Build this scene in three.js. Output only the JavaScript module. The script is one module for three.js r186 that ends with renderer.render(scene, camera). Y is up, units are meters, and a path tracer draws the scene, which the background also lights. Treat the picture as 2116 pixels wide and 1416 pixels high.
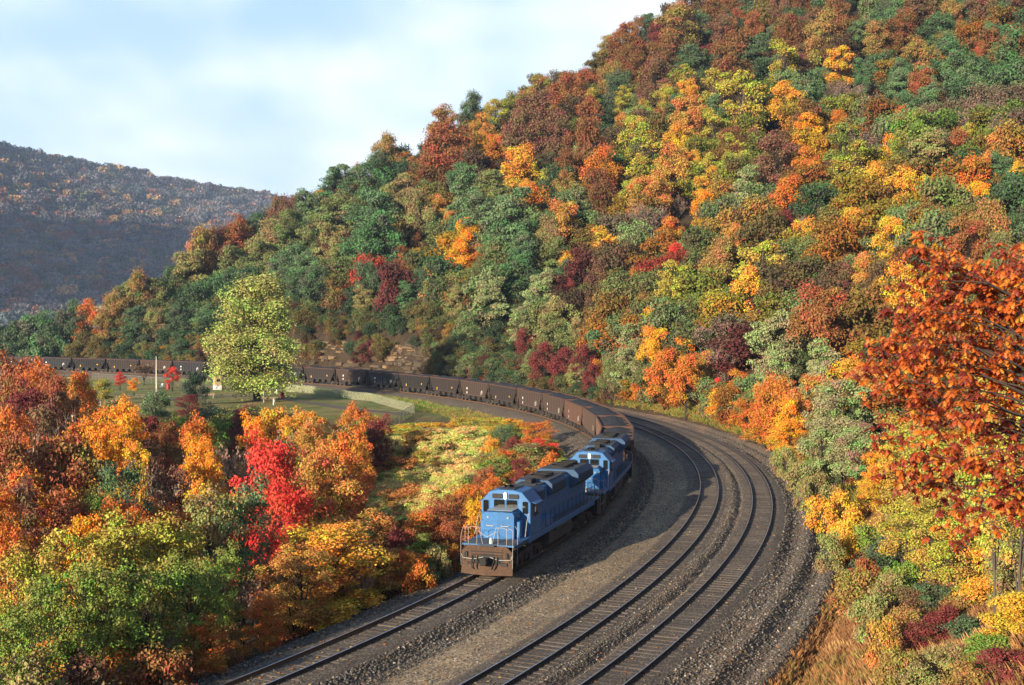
import * as THREE from 'three';
import { mergeGeometries } from 'three/addons/utils/BufferGeometryUtils.js';

// ───────────────────────── camera, sky, sun, exposure ─────────────────────────
const scene = new THREE.Scene();
const F = 2490, YH = 657, HC = 14.31, PITCH = Math.atan((708 - YH) / F);   // lens in pixels of a 2116-wide frame, horizon row, height above the rails
const camera = new THREE.PerspectiveCamera(2 * Math.atan(708 / F) * 180 / Math.PI, 2116 / 1416, 0.5, 6000);
camera.position.set(0, HC, 0);
camera.lookAt(0, HC - Math.sin(PITCH), -Math.cos(PITCH));
const renderer = new THREE.WebGLRenderer({ antialias: true });
renderer.toneMapping = THREE.LinearToneMapping;
renderer.toneMappingExposure = 1.86;
renderer.shadowMap.enabled = true;

const SUN = new THREE.Vector3(-0.585, 0.245, 0.81).normalize();   // towards the sun: behind the camera, to the left, low
const sun = new THREE.DirectionalLight(new THREE.Color(1.0, 0.83, 0.60), 5.0);
sun.position.copy(SUN).multiplyScalar(900); sun.target.position.set(0, 20, -250);
sun.position.add(sun.target.position);
sun.name = 'sun';
sun.castShadow = true; sun.shadow.mapSize.set(4096, 4096); sun.shadow.radius = 1.2;
Object.assign(sun.shadow.camera, { left: -420, right: 420, top: 260, bottom: -260, near: 10, far: 2200 });
scene.add(sun, sun.target);

// seeded random and value noise
const rng = (seed) => { let a = (seed * 2654435761) >>> 0; return () => { a = (a + 0x6d2b79f5) >>> 0; let t = Math.imul(a ^ (a >>> 15), 1 | a); t = (t + Math.imul(t ^ (t >>> 7), 61 | t)) ^ t; return ((t ^ (t >>> 14)) >>> 0) / 4294967296; }; };
const hash2 = (x, y) => { let h = (Math.imul(x | 0, 374761393) + Math.imul(y | 0, 668265263)) | 0; h = Math.imul(h ^ (h >>> 13), 1274126177); return ((h ^ (h >>> 16)) >>> 0) / 4294967296; };
const noise = (x, y) => { const i = Math.floor(x), j = Math.floor(y), u = x - i, v = y - j, s = u * u * (3 - 2 * u), t = v * v * (3 - 2 * v); const a = hash2(i, j), b = hash2(i + 1, j), c = hash2(i, j + 1), d = hash2(i + 1, j + 1); return a + (b - a) * s + (c - a) * t + (a - b - c + d) * s * t; };
const fbm = (x, y, n = 4) => { let v = 0, a = 0.5, k = 0; for (let i = 0; i < n; i++) { v += a * noise(x, y); k += a; x = x * 2.03 + 17.1; y = y * 2.03 + 5.7; a *= 0.5; } return v / k; };
const clamp = (x, a = 0, b = 1) => Math.min(b, Math.max(a, x)), lerp = (a, b, t) => a + (b - a) * t;
const sstep = (a, b, x) => { const t = clamp((x - a) / (b - a)); return t * t * (3 - 2 * t); };
const table = (rows, x) => { if (x <= rows[0][0]) return rows[0][1]; for (let i = 1; i < rows.length; i++) if (x <= rows[i][0]) { const [x0, y0] = rows[i - 1], [x1, y1] = rows[i]; return lerp(y0, y1, (x - x0) / (x1 - x0)); } return rows[rows.length - 1][1]; };

{ // computed sky: pale blue deepening with height, thin broken cloud everywhere
  const W = 1024, H = 512, data = new Float32Array(W * H * 4);
  for (let r = 0; r < H; r++) for (let c = 0; c < W; c++) {
    const up = ((r + 0.5) / H - 0.5) * Math.PI, ro = ((c + 0.5) / W - 0.5) * 2 * Math.PI, y = Math.sin(up), x = Math.cos(ro) * Math.cos(up), z = Math.sin(ro) * Math.cos(up);
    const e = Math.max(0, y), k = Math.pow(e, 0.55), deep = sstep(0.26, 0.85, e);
    let col = [lerp(0.82, 0.06, clamp(k * 1.08)), lerp(1.02, 0.34, clamp(k * 1.05)), lerp(1.17, 0.94, clamp(k * 0.9))];
    const q = 1 / (e + 0.16), cx = x * q, cz = z * q;
    const n = fbm(cx * 1.1 + 3.7 + fbm(cx * 2 + 9, cz * 2, 3) * 0.7, cz * 1.5 + 8.2, 6), wisps = fbm(cx * 5 + 40, cz * 2.2 + 11, 5);
    const cover = sstep(0.28, 0.60, n * 0.66 + wisps * 0.34) * 0.9 * (1 - 0.62 * sstep(0.3, 0.85, e)), haze = Math.exp(-e * 7) * 0.55, m = clamp(cover + haze * (1 - cover));
    const white = [1.05, 1.14, 1.18];
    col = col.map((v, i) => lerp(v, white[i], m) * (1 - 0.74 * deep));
    if (y < 0) col = [0.25, 0.24, 0.22];
    const o = (r * W + c) * 4; data[o] = col[0]; data[o + 1] = col[1]; data[o + 2] = col[2]; data[o + 3] = 1;
  }
  const t = new THREE.DataTexture(data, W, H, THREE.RGBAFormat, THREE.FloatType);
  t.mapping = THREE.EquirectangularReflectionMapping; t.magFilter = t.minFilter = THREE.LinearFilter; t.needsUpdate = true;
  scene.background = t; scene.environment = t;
}
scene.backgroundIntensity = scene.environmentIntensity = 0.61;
scene.fog = new THREE.FogExp2(new THREE.Color(0.52, 0.68, 0.98), 0.00011);

{ // unseen clouds added between the sun and the hills to dim them: one shades the far mountainside, a broken one the top of the near hill
  const L = new THREE.Vector3(0.811, 0, 0.585), U = new THREE.Vector3(0.139, 0.971, -0.193), white = new THREE.MeshStandardMaterial({ color: 0xffffff, roughness: 1 }), r = rng(17);
  const cloud = (l0, u0, wl, wu, dist, n, r0, r1, label) => { const g = []; for (let i = 0; i < n; i++) { const a = r() * 6.283, q = Math.sqrt(r()), c = new THREE.IcosahedronGeometry(lerp(r0, r1, r()), 2); c.scale(1.3, 0.75, 1.3); const p = L.clone().multiplyScalar(l0 + Math.cos(a) * q * wl).addScaledVector(U, u0 + Math.sin(a) * q * wu).addScaledVector(SUN, dist + (r() - 0.5) * 400); c.translate(p.x, p.y, p.z); g.push(c); } const m = new THREE.Mesh(mergeGeometries(g), white); m.name = 'cloud'; m.userData = { label, category: 'cloud', kind: 'structure' }; scene.add(m); return m; };
  cloud(-1800, 300, 480, 190, 2900, 13, 80, 140, 'unseen white cloud added to shade the far mountain').name = 'cloud';
  cloud(15, 325, 230, 125, 2500, 460, 14, 25, 'unseen scattered puffs of white cloud added to half-shade the hilltop').name = 'cloud_001';
}

// ───────────────────────── helpers ─────────────────────────
const FWD = new THREE.Vector3(0, -Math.sin(PITCH), -Math.cos(PITCH)), UPV = new THREE.Vector3(0, Math.cos(PITCH), -Math.sin(PITCH));
// the point seen at pixel (px, py) of the photograph at depth Z
const at = (px, py, Z) => { const d = FWD.clone().addScaledVector(UPV, (708 - py) / F); d.x = (px - 1058) / F; return d.multiplyScalar(Z / -d.z).add(new THREE.Vector3(0, HC, 0)); };
const toPixel = (v) => { const w = v.clone().sub(camera.position), dz = w.dot(FWD); return [1058 + F * w.x / dz, 708 - F * w.dot(UPV) / dz, dz]; };
const used = new Map();
const numbered = (name) => { const n = used.get(name) ?? 0; used.set(name, n + 1); return n ? `${name}_${String(n).padStart(3, '0')}` : name; };
const tag = (o, label, category, group, kind) => { if (label) o.userData.label = label; if (category) o.userData.category = category; if (group) o.userData.group = group; if (kind) o.userData.kind = kind; return o; };
const thing = (name, label, category, group) => { const g = new THREE.Group(); g.name = numbered(name); scene.add(g); return tag(g, label, category, group); };
const part = (name, geo, mat, parent) => { const m = new THREE.Mesh(geo, mat); m.name = name; parent.add(m); return m; };
const top = (name, geo, mat, label, category, group, kind) => { const m = new THREE.Mesh(geo, mat); m.name = numbered(name); scene.add(m); return tag(m, label, category, group, kind); };
const C = (r, g, b) => new THREE.Color().setRGB(r, g, b);
const std = (r, g, b, rough = 0.8, extra = {}) => new THREE.MeshStandardMaterial({ color: C(r, g, b), roughness: rough, side: THREE.DoubleSide, ...extra });
const merge = (list) => { const l = list.map((g) => { const h = g.index ? g.toNonIndexed() : g.clone(); for (const k of Object.keys(h.attributes)) if (!['position', 'normal', 'uv'].includes(k)) h.deleteAttribute(k); if (!h.attributes.uv) h.setAttribute('uv', new THREE.BufferAttribute(new Float32Array(h.attributes.position.count * 2), 2)); return h; }); return mergeGeometries(l); };
// box with a small chamfer (24 to 44 triangles)
function bx(w, h, d, x = 0, y = 0, z = 0, { rx = 0, ry = 0, rz = 0, ch = 0.012 } = {}) {
  const c = Math.min(ch, w * 0.3, h * 0.3, d * 0.3), a = w / 2, b = h / 2, e = d / 2, P = [], V = (sx, sy, sz, k) => [sx * (a - (k === 0 ? 0 : c)), sy * (b - (k === 1 ? 0 : c)), sz * (e - (k === 2 ? 0 : c))];
  const quad = (p, q, r, s) => P.push(...p, ...q, ...r, ...p, ...r, ...s), tri = (p, q, r) => P.push(...p, ...q, ...r);
  for (const s of [-1, 1]) {
    const f = (k, u, v) => { const g = (i, j) => { const t = [0, 0, 0]; t[k] = s; t[u] = i; t[v] = j; return V(...t, k); }; s > 0 ? quad(g(-1, -1), g(1, -1), g(1, 1), g(-1, 1)) : quad(g(-1, -1), g(-1, 1), g(1, 1), g(1, -1)); };
    f(0, 1, 2); f(1, 2, 0); f(2, 0, 1);
    for (const t of [-1, 1]) {
      const ed = (k, u, v) => { const g = (face, along) => { const q = [0, 0, 0]; q[u] = s; q[v] = t; q[k] = along; return V(...q, face); }; const A = g(u, -1), B = g(u, 1), D = g(v, 1), E2 = g(v, -1); s * t > 0 ? quad(A, E2, D, B) : quad(A, B, D, E2); };
      ed(0, 1, 2); ed(1, 2, 0); ed(2, 0, 1);
      for (const r of [-1, 1]) { const A = V(s, t, r, 0), B = V(s, t, r, 1), D = V(s, t, r, 2); s * t * r > 0 ? tri(A, B, D) : tri(A, D, B); }
    }
  }
  const g = new THREE.BufferGeometry(); g.setAttribute('position', new THREE.BufferAttribute(new Float32Array(P), 3));
  const n = P.length / 3, uv = new Float32Array(n * 2); for (let i = 0; i < n; i++) { uv[i * 2] = P[i * 3] + P[i * 3 + 2]; uv[i * 2 + 1] = P[i * 3 + 1] + P[i * 3 + 2] * 0.3; }
  g.setAttribute('uv', new THREE.BufferAttribute(uv, 2)); g.computeVertexNormals();
  if (rx) g.rotateX(rx); if (ry) g.rotateY(ry); if (rz) g.rotateZ(rz);
  return g.translate(x, y, z);
}
const V3 = (x, y, z) => new THREE.Vector3(x, y, z);
// tapered rod between two points
function rod(p, q, r0, r1 = r0, n = 6) {
  const d = V3().subVectors(q, p), L = d.length(), g = new THREE.CylinderGeometry(r1, r0, L, n, 1).translate(0, L / 2, 0);
  g.applyQuaternion(new THREE.Quaternion().setFromUnitVectors(V3(0, 1, 0), d.normalize())); return g.translate(p.x, p.y, p.z);
}
const tubeThrough = (pts, r, n = 6, seg = 4) => new THREE.TubeGeometry(new THREE.CatmullRomCurve3(pts, false, 'catmullrom', 0.15), pts.length * seg, r, n);
// a flat outline pushed out along z; bevelled
const slab = (pts, depth, bevel = 0.012) => new THREE.ExtrudeGeometry(new THREE.Shape(pts.map(([x, y]) => new THREE.Vector2(x, y))), { depth, bevelEnabled: bevel > 0, bevelThickness: bevel, bevelSize: bevel, bevelOffset: -bevel, bevelSegments: 1, curveSegments: 4 });
const roundRect = (w, h, r) => { const s = new THREE.Shape(), a = w / 2, b = h / 2; s.moveTo(-a + r, -b); s.lineTo(a - r, -b); s.quadraticCurveTo(a, -b, a, -b + r); s.lineTo(a, b - r); s.quadraticCurveTo(a, b, a - r, b); s.lineTo(-a + r, b); s.quadraticCurveTo(-a, b, -a, b - r); s.lineTo(-a, -b + r); s.quadraticCurveTo(-a, -b, -a + r, -b); return s; };
const plate = (w, h, r, depth, bevel = 0.008) => new THREE.ExtrudeGeometry(roundRect(w, h, r), { depth, bevelEnabled: true, bevelThickness: bevel, bevelSize: bevel, bevelOffset: -bevel, bevelSegments: 1, curveSegments: 3 });
function dataTex(N, f, srgb = false) { // f(u, v) -> [r, g, b] 0..1, tiling
  const d = new Uint8Array(N * N * 4);
  for (let j = 0; j < N; j++) for (let i = 0; i < N; i++) { const c = f(i / N, j / N, i, j), o = (j * N + i) * 4; for (let k = 0; k < 3; k++) d[o + k] = clamp(c[k]) * 255; d[o + 3] = 255; }
  const t = new THREE.DataTexture(d, N, N); t.wrapS = t.wrapT = THREE.RepeatWrapping; t.magFilter = THREE.LinearFilter; t.minFilter = THREE.LinearMipmapLinearFilter; t.generateMipmaps = true; if (srgb) t.colorSpace = THREE.SRGBColorSpace; t.needsUpdate = true; return t;
}
const tnoise = (x, y, p) => { const w = (i) => ((i % p) + p) % p, i = Math.floor(x), j = Math.floor(y), u = x - i, v = y - j, s = u * u * (3 - 2 * u), t = v * v * (3 - 2 * v); return lerp(lerp(hash2(w(i), w(j)), hash2(w(i + 1), w(j)), s), lerp(hash2(w(i), w(j + 1)), hash2(w(i + 1), w(j + 1)), s), t); };
const tfbm = (u, v, p, n = 4) => { let r = 0, a = 0.5, k = 0; for (let i = 0; i < n; i++) { r += a * tnoise(u * p, v * p, p); k += a; p *= 2; a *= 0.5; } return r / k; };
const scaled = (t, u, v = u) => { const c = t.clone(); c.repeat.set(u, v); c.needsUpdate = true; return c; };

// ───────────────────────── the line of the railway ─────────────────────────
const CURV = [[0, -0.0052], [60, -0.00582], [120, -0.00548], [180, -0.00431], [240, -0.00357], [300, -0.00344], [420, -0.00344]];
const S0 = -130, line = [];
{
  const step = (st, ds) => { const k = table(CURV, st.s); return { s: st.s + ds, x: st.x + Math.sin(st.t) * ds, Z: st.Z + Math.cos(st.t) * ds, t: st.t + k * ds }; };
  let a = { s: -10, x: -9.86885, Z: 47.94482, t: 0.47451 }; const back = []; let b = a;
  for (let i = 0; i < 120; i++) { b = step(b, -1); back.unshift(b); }
  line.push(...back, a); for (let i = 0; i < 470; i++) { a = step(a, 1); line.push(a); }
}
const S1 = line[line.length - 1].s;
function trackAt(s, d = 0) { const i = clamp(s - S0, 0, line.length - 1.001), k = Math.floor(i), f = i - k, p = line[k], q = line[k + 1], t = lerp(p.t, q.t, f); return { x: lerp(p.x, q.x, f) + Math.cos(t) * d, Z: lerp(p.Z, q.Z, f) - Math.sin(t) * d, t }; }
function nearest(x, Z) { // arc length s and offset d, positive to the outside of the bend
  let b = 0, bd = 1e9; for (let i = 0; i < line.length; i += 6) { const e = (line[i].x - x) ** 2 + (line[i].Z - Z) ** 2; if (e < bd) { bd = e; b = i; } }
  for (let i = Math.max(0, b - 6); i < Math.min(line.length, b + 7); i++) { const e = (line[i].x - x) ** 2 + (line[i].Z - Z) ** 2; if (e < bd) { bd = e; b = i; } }
  const p = line[b], dx = x - p.x, dZ = Z - p.Z; return { s: p.s + dx * Math.sin(p.t) + dZ * Math.cos(p.t), d: dx * Math.cos(p.t) - dZ * Math.sin(p.t) };
}
const D2 = 8.29, D3 = 12.5, TOE = 18.5;

// ───────────────────────── the lie of the land ─────────────────────────
const RIDGE = [[-170, -6], [-140, 0], [-124, 3], [-112, 22], [-95, 40], [-78, 51], [-58, 60], [-42, 67], [-30, 72], [-10, 82], [24, 97], [65, 125], [106, 150], [211, 190], [330, 215]];
const RIDGEZ = [[-140, 350], [-95, 382], [-58, 410], [-10, 430], [65, 450], [211, 470]];
function ground(x, Z) {
  const { s, d } = nearest(x, Z);
  if (d > 17) {
    const toe = lerp(TOE, 17.5, sstep(60, 130, s)), dd = Math.max(0, d - toe);
    const cliff = 8.5 * sstep(0, 5, dd) * sstep(185, 215, s) * (1 - sstep(275, 310, s));
    const m = lerp(0.74, 0.6, sstep(-10, 70, s)), near = 1 - sstep(20, 60, s);
    let rise = -1.15 + m * dd - 0.4 * near * Math.min(dd, 7) * 0.9 + cliff + (fbm(x * 0.035, Z * 0.035, 3) - 0.5) * Math.min(dd * 0.25, 9);
    let cap = table(RIDGE, x) + (fbm(x * 0.02 + 5, Z * 0.02, 2) - 0.5) * 4; const zr = table(RIDGEZ, x); if (Z > zr) cap -= 0.42 * (Z - zr);
    const k = 6, h = clamp(0.5 + 0.5 * (cap - rise) / k); return Math.max(-14, lerp(cap, rise, h) - k * h * (1 - h)) + (fbm(x * 0.3, Z * 0.3, 2) - 0.5) * Math.min(dd * 0.2, 0.8);
  }
  if (d > -5) return -1.5;
  const e = -d - 5, bank = -1.3 - Math.min(lerp(0.34, 0.09, sstep(80, 100, s) * (1 - sstep(185, 205, s)) * (1 - sstep(26, 40, e))) * e, 4.5 + 0.12 * e, 11) + (fbm(x * 0.06, Z * 0.06, 3) - 0.5) * Math.min(e * 0.3, 4);
  const plateau = sstep(166, 192, Z + 0.05 * (x + 40)) * sstep(0, 4, e + 2);
  return lerp(bank, -0.85 + (fbm(x * 0.08, Z * 0.08, 2) - 0.5) * 0.5, plateau);
}

// ───────────────────────── ground, hills, gravel ─────────────────────────
const soilTex = dataTex(512, (u, v, i, j) => { const n = tfbm(u, v, 8, 6), l = hash2(i >> 1, j >> 1); const k = 0.55 + 0.6 * n + (l - 0.5) * 0.35; return [k, k * 0.98, k * 0.94]; });
{
  const steps = (...rows) => { const o = []; for (const [a, b, d] of rows) for (let x = a; x < b - 1e-6; x += d) o.push(x); return o; };
  const xs = [-1700, ...steps([-420, -60, 6], [-60, -25, 2.5], [-25, 50, 1.2], [50, 380, 5]), 380, 1100], Zs = [-400, ...steps([-40, 28, 4], [28, 112, 1.2], [112, 300, 2.5], [300, 640, 5]), 640, 3400];
  const P = [], U = [], I = [], K = [];
  Zs.forEach((Z, j) => xs.forEach((x, i) => {
    const y = ground(clamp(x, -420, 380), clamp(Z, -40, 640)), { s, d } = nearest(x, Z); P.push(x, y, -Z); U.push(x / 5, Z / 5);
    const n = fbm(x * 0.09, Z * 0.09, 4), f = fbm(x * 0.5, Z * 0.5, 3);
    let c = [0.075, 0.048, 0.024];                                                     // leaf litter under the trees
    if (d > 17) { // dry grass bank beside the nearer track
      const g = (1 - sstep(70, 150, s)) * (1 - sstep(26, 36, d + (n - 0.5) * 14)); c = c.map((v, q) => lerp(v, [0.24, 0.125, 0.045][q] * (0.6 + 0.8 * f), g));
    } else if (d < -4) {
      const lawn = sstep(176, 190, Z) * sstep(-8, -13, d) , verge = (1 - sstep(-16, -7, d)) < 0.5 && Z > 100 ? 1 : 0;
      const grass = n > 0.52 ? [0.27, 0.30, 0.05] : [0.17, 0.27, 0.045], dry = [0.46, 0.31, 0.12], m = sstep(0.4, 0.62, f);
      c = c.map((v, q) => lerp(v, lerp(grass[q], dry[q], m * 0.75), Math.max(lawn, verge * 0.85)));
    }
    K.push(...c.map((v) => v * (0.8 + 0.4 * f)));
    if (i && j) { const a = j * xs.length + i, b = a - 1, e = a - xs.length, g = e - 1; I.push(g, e, a, g, a, b); }
  }));
  const g = new THREE.BufferGeometry(); g.setAttribute('position', new THREE.BufferAttribute(new Float32Array(P), 3)); g.setAttribute('uv', new THREE.BufferAttribute(new Float32Array(U), 2)); g.setAttribute('color', new THREE.BufferAttribute(new Float32Array(K), 3)); g.setIndex(I); g.computeVertexNormals();
  top('ground', g, new THREE.MeshStandardMaterial({ map: soilTex, vertexColors: true, roughness: 0.95, bumpMap: soilTex, bumpScale: 0.25, side: THREE.DoubleSide }), 'earth of the valley and hillside under the autumn trees', 'ground', null, 'structure');
}

const stoneTex = (() => { // broken stone: cells with a tone of their own, dark gaps
  const N = 1024, G = 64, pts = []; const r = rng(11); for (let j = 0; j < G; j++) for (let i = 0; i < G; i++) pts.push([(i + r()) / G, (j + r()) / G, r(), r()]);
  return (srgb) => dataTex(N, (u, v) => {
    let b = 9, b2 = 9, id = 0; const ci = Math.floor(u * G), cj = Math.floor(v * G);
    for (let dj = -1; dj <= 1; dj++) for (let di = -1; di <= 1; di++) { const k = ((cj + dj + G) % G) * G + ((ci + di + G) % G), p = pts[k]; let dx = Math.abs(p[0] - u), dy = Math.abs(p[1] - v); dx = Math.min(dx, 1 - dx); dy = Math.min(dy, 1 - dy); const e = Math.hypot(dx, dy) * G; if (e < b) { b2 = b; b = e; id = k; } else if (e < b2) b2 = e; }
    const gap = sstep(0.02, 0.22, b2 - b), p = pts[id];
    if (!srgb) { const h = gap * (0.45 + 0.55 * p[2]) * (1 - b * 0.35); return [h, h, h]; }
    const t = (0.30 + 0.75 * p[2] * p[2] + (p[2] > 0.94 ? 0.5 : 0)) * lerp(0.55, 1, gap), w = p[3];
    return [t * lerp(0.92, 1.08, w), t, t * lerp(1.05, 0.82, w)];
  });
})();
const stoneCol = stoneTex(true), stoneBump = stoneTex(false);
// the trackbed: cross-section swept along the line, d to the outside; heights over the rail tops
const SECTION = [[-6.2, -1.75], [-5.2, -1.45], [-4.2, -1.0], [-3.2, -0.62], [-2.2, -0.30], [-1.75, -0.225], [-1.45, -0.18], [1.45, -0.18], [1.75, -0.225], [2.3, -0.33], [3.0, -0.62], [3.7, -0.66], [4.6, -0.55], [5.6, -0.5], [6.2, -0.46], [6.55, -0.27], [6.85, -0.18], [9.72, -0.18], [9.95, -0.16], [10.2, -0.10], [10.45, -0.17], [10.75, -0.36], [11.0, -0.24], [11.1, -0.18], [13.95, -0.18], [14.2, -0.24], [14.7, -0.42], [15.2, -0.52], [15.7, -0.30], [16.0, -0.28], [16.5, -0.62], [17.0, -0.72], [17.5, -0.38], [17.9, -0.32], [18.5, -0.85], [19.3, -1.15], [20.2, -1.35], [21.2, -1.6]];
const bedY = (s, d) => {
  let y = table(SECTION, d); const rough = d > 14.1 || (d > 9.9 && d < 11) ? 0.11 : d > 2 && d < 6.4 ? 0.06 : d < -1.8 ? 0.10 : 0.03;
  if (d > 14.2) y -= (fbm(s * 0.07 + 3, d * 0.4, 3) - 0.4) * 0.45 * sstep(14.2, 15, d);
  return y + (fbm(s * 1.7, d * 1.7, 3) - 0.5) * rough + (fbm(s * 0.25, d * 0.5, 2) - 0.5) * rough * 1.2;
};
{
  const ss = [], ds = []; for (let s = -60; s < 30; s += 0.3) ss.push(s); for (let s = 30; s < 110; s += 0.5) ss.push(s); for (let s = 110; s <= 440; s += 1.2) ss.push(s);
  for (let d = -6.2; d <= 21.2; d += d > 9.6 && d < 11 || d > 14 && d < 19 ? 0.18 : 0.3) ds.push(d);
  const P = [], U = [], I = [], K = [];
  ss.forEach((s, j) => ds.forEach((d, i) => {
    const p = trackAt(s, d), n = fbm(s * 0.15, d * 0.6, 4), f = fbm(s * 0.9, d * 0.9, 3); P.push(p.x, bedY(s, d), -p.Z); U.push(d / 4, s / 4);
    const track = Math.min(Math.abs(d), Math.abs(d - D2), Math.abs(d - D3)) < 1.75, lane = sstep(2.4, 3.4, d) * (1 - sstep(6.0, 6.8, d)), edge = d > 14.2 || (d > 9.8 && d < 11);
    let c = track ? (Math.abs(d) < 2 ? [0.31, 0.25, 0.195] : [0.27, 0.212, 0.168]) : [0.27, 0.205, 0.16];
    c = c.map((v, q) => lerp(v, [0.82, 0.60, 0.39][q], lane * (0.55 + 0.45 * sstep(0.3, 0.7, n))));
    if (edge) c = c.map((v, q) => lerp(v, [0.40, 0.265, 0.18][q], sstep(0.35, 0.65, n)));
    if (d > 18.8) c = c.map((v, q) => lerp(v, [0.20, 0.13, 0.07][q], sstep(18.8, 20.2, d + (f - 0.5) * 1.5)));
    if (d < -4) c = c.map((v, q) => lerp(v, [0.17, 0.15, 0.07][q], sstep(-4.4, -5.4, d + (f - 0.5) * 1.6)));
    K.push(...c.map((v) => v * (0.78 + 0.44 * f)));
    if (i && j) { const a = j * ds.length + i, b = a - 1, e = a - ds.length, g = e - 1; I.push(g, e, a, g, a, b); }
  }));
  const g = new THREE.BufferGeometry(); g.setAttribute('position', new THREE.BufferAttribute(new Float32Array(P), 3)); g.setAttribute('uv', new THREE.BufferAttribute(new Float32Array(U), 2)); g.setAttribute('color', new THREE.BufferAttribute(new Float32Array(K), 3)); g.setIndex(I); g.computeVertexNormals();
  top('gravel', g, new THREE.MeshStandardMaterial({ map: stoneCol, vertexColors: true, roughness: 0.93, bumpMap: stoneBump, bumpScale: 0.025, side: THREE.DoubleSide }), 'brown and grey crushed stone bed under the curving tracks', 'gravel', null, 'structure');
}
{ // loose stones on the shoulders and between the tracks, where they can be made out
  const g = new THREE.IcosahedronGeometry(1, 0), q = g.attributes.position, r0 = rng(5); { const m = new Map(); for (let i = 0; i < q.count; i++) { const k = [q.getX(i), q.getY(i), q.getZ(i)].map((v) => v.toFixed(2)).join(); if (!m.has(k)) m.set(k, 0.7 + 0.6 * r0()); q.setXYZ(i, q.getX(i) * m.get(k), q.getY(i) * m.get(k) * 0.75, q.getZ(i) * m.get(k)); } g.computeVertexNormals(); }
  const n = 64000, inst = new THREE.InstancedMesh(g, std(1, 1, 1, 0.9), n), r = rng(77), M = new THREE.Matrix4(), Q = new THREE.Quaternion(), col = new THREE.Color();
  for (let i = 0; i < n; i++) {
    const s = -14 + 110 * Math.pow(r(), 1.7); let d;
    const u = r(); if (u < 0.42) d = 14.2 + r() * 5.4; else if (u < 0.60) d = 9.75 + r() * 1.3; else if (u < 0.76) d = 2.0 + r() * 1.5; else if (u < 0.86) d = -4.5 + r() * 2.8; else if (u < 0.95) d = 3 + r() * 3.6; else d = [0, D2, D3][Math.floor(r() * 3)] + (r() - 0.5) * 3;
    const p = trackAt(s, d), k = 0.028 + 0.045 * r() * r(), big = d > 14 || d < -1.8 || (d > 2 && d < 3.4) ? 1.25 : 0.8;
    Q.setFromEuler(new THREE.Euler(r() * 6, r() * 6, r() * 6)); M.compose(V3(p.x, bedY(s, d) + k * 0.35, -p.Z), Q, V3(k, k, k).multiplyScalar(big)); inst.setMatrixAt(i, M);
    const t = 0.045 + 0.17 * r() * r() + (r() > 0.96 ? 0.2 : 0), w = r(); inst.setColorAt(i, col.setRGB(t * lerp(1, 1.3, w), t, t * lerp(1, 0.72, w)));
  }
  inst.name = 'loose_stones'; scene.add(inst); tag(inst, 'loose broken stones on the shoulders of the trackbed', 'stones', null, 'stuff');
}

// far mountainside on the other side of the valley
const FARRIDGE = [[-260, 285], [-100, 296], [0, 308], [100, 330], [175, 344], [250, 354], [350, 378], [450, 396], [560, 408], [640, 424], [760, 455], [900, 500]];   // photograph column -> tree tops at the skyline
const farHill = (() => { // ridge line at its depth, face falling toward the valley and the camera
  const rows = FARRIDGE.map(([px, py]) => { const Z = 2600 + (px - 300) * 1.0, p = at(px, py, Z); return [px, p.y - 14, Z]; });
  return { top: (px) => table(rows.map((r) => [r[0], r[1]]), px), Z: (px) => 2600 + (px - 300) * 1.0 };
})();
const farGround = (u, v) => { // u: column, v: 0 at the foot .. 1 on the ridge .. 1.4 behind it
  const Zr = farHill.Z(u), h = farHill.top(u), Z = lerp(1350, Zr, v), x = (u - 1058) / F * Zr + (v - 1) * -90; const y = v <= 1 ? lerp(-20, h, Math.pow(v, 1.15)) : h - (v - 1) * 400;
  return V3(x, y + (fbm(u * 0.012, v * 5, 3) - 0.5) * 26 * (v < 1 ? Math.min(1, (1 - v) * 6) : 0), -Z);
};
{
  const P = [], U = [], I = [], nu = 60, nv = 40; for (let j = 0; j <= nv; j++) for (let i = 0; i <= nu; i++) { const p = farGround(-420 + 1500 * i / nu, 1.4 * j / nv); P.push(p.x, p.y, p.z); U.push(p.x / 20, p.y / 20); if (i && j) { const a = j * (nu + 1) + i, b = a - 1, e = a - nu - 1, f = e - 1; I.push(f, e, a, f, a, b); } }
  const g = new THREE.BufferGeometry(); g.setAttribute('position', new THREE.BufferAttribute(new Float32Array(P), 3)); g.setAttribute('uv', new THREE.BufferAttribute(new Float32Array(U), 2)); g.setIndex(I); g.computeVertexNormals();
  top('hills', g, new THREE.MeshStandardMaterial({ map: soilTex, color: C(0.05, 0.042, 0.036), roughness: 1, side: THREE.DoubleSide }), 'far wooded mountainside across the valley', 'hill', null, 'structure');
}

// ───────────────────────── tracks ─────────────────────────
const railMat = std(0.045, 0.032, 0.026, 0.75), rustRail = std(0.13, 0.065, 0.03, 0.85), headMat = new THREE.MeshStandardMaterial({ color: C(0.42, 0.42, 0.45), roughness: 0.38, metalness: 1 }), plateMat = std(0.05, 0.035, 0.028, 0.8);
const woodTex = dataTex(256, (u, v, i, j) => { const g = tnoise(u * 6, v * 96, 96) * 0.5 + tnoise(u * 3 + 4, v * 40, 40) * 0.5, k = 0.5 + 0.7 * g + (hash2(i, j) - 0.5) * 0.15; return [k, k * 0.97, k * 0.93]; });
const tieMats = [[0.12, 0.095, 0.078], [0.15, 0.122, 0.10], [0.095, 0.074, 0.06], [0.17, 0.14, 0.115]].map((c) => std(...c, 0.95, { map: woodTex, bumpMap: woodTex, bumpScale: 0.02 }));
const tieGeos = [0, 1, 2].map((k) => bx(2.6 + 0.06 * (k - 1), 0.18, 0.225 + 0.015 * (k - 1), 0, -0.255, 0, { ch: 0.02 }));
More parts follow.
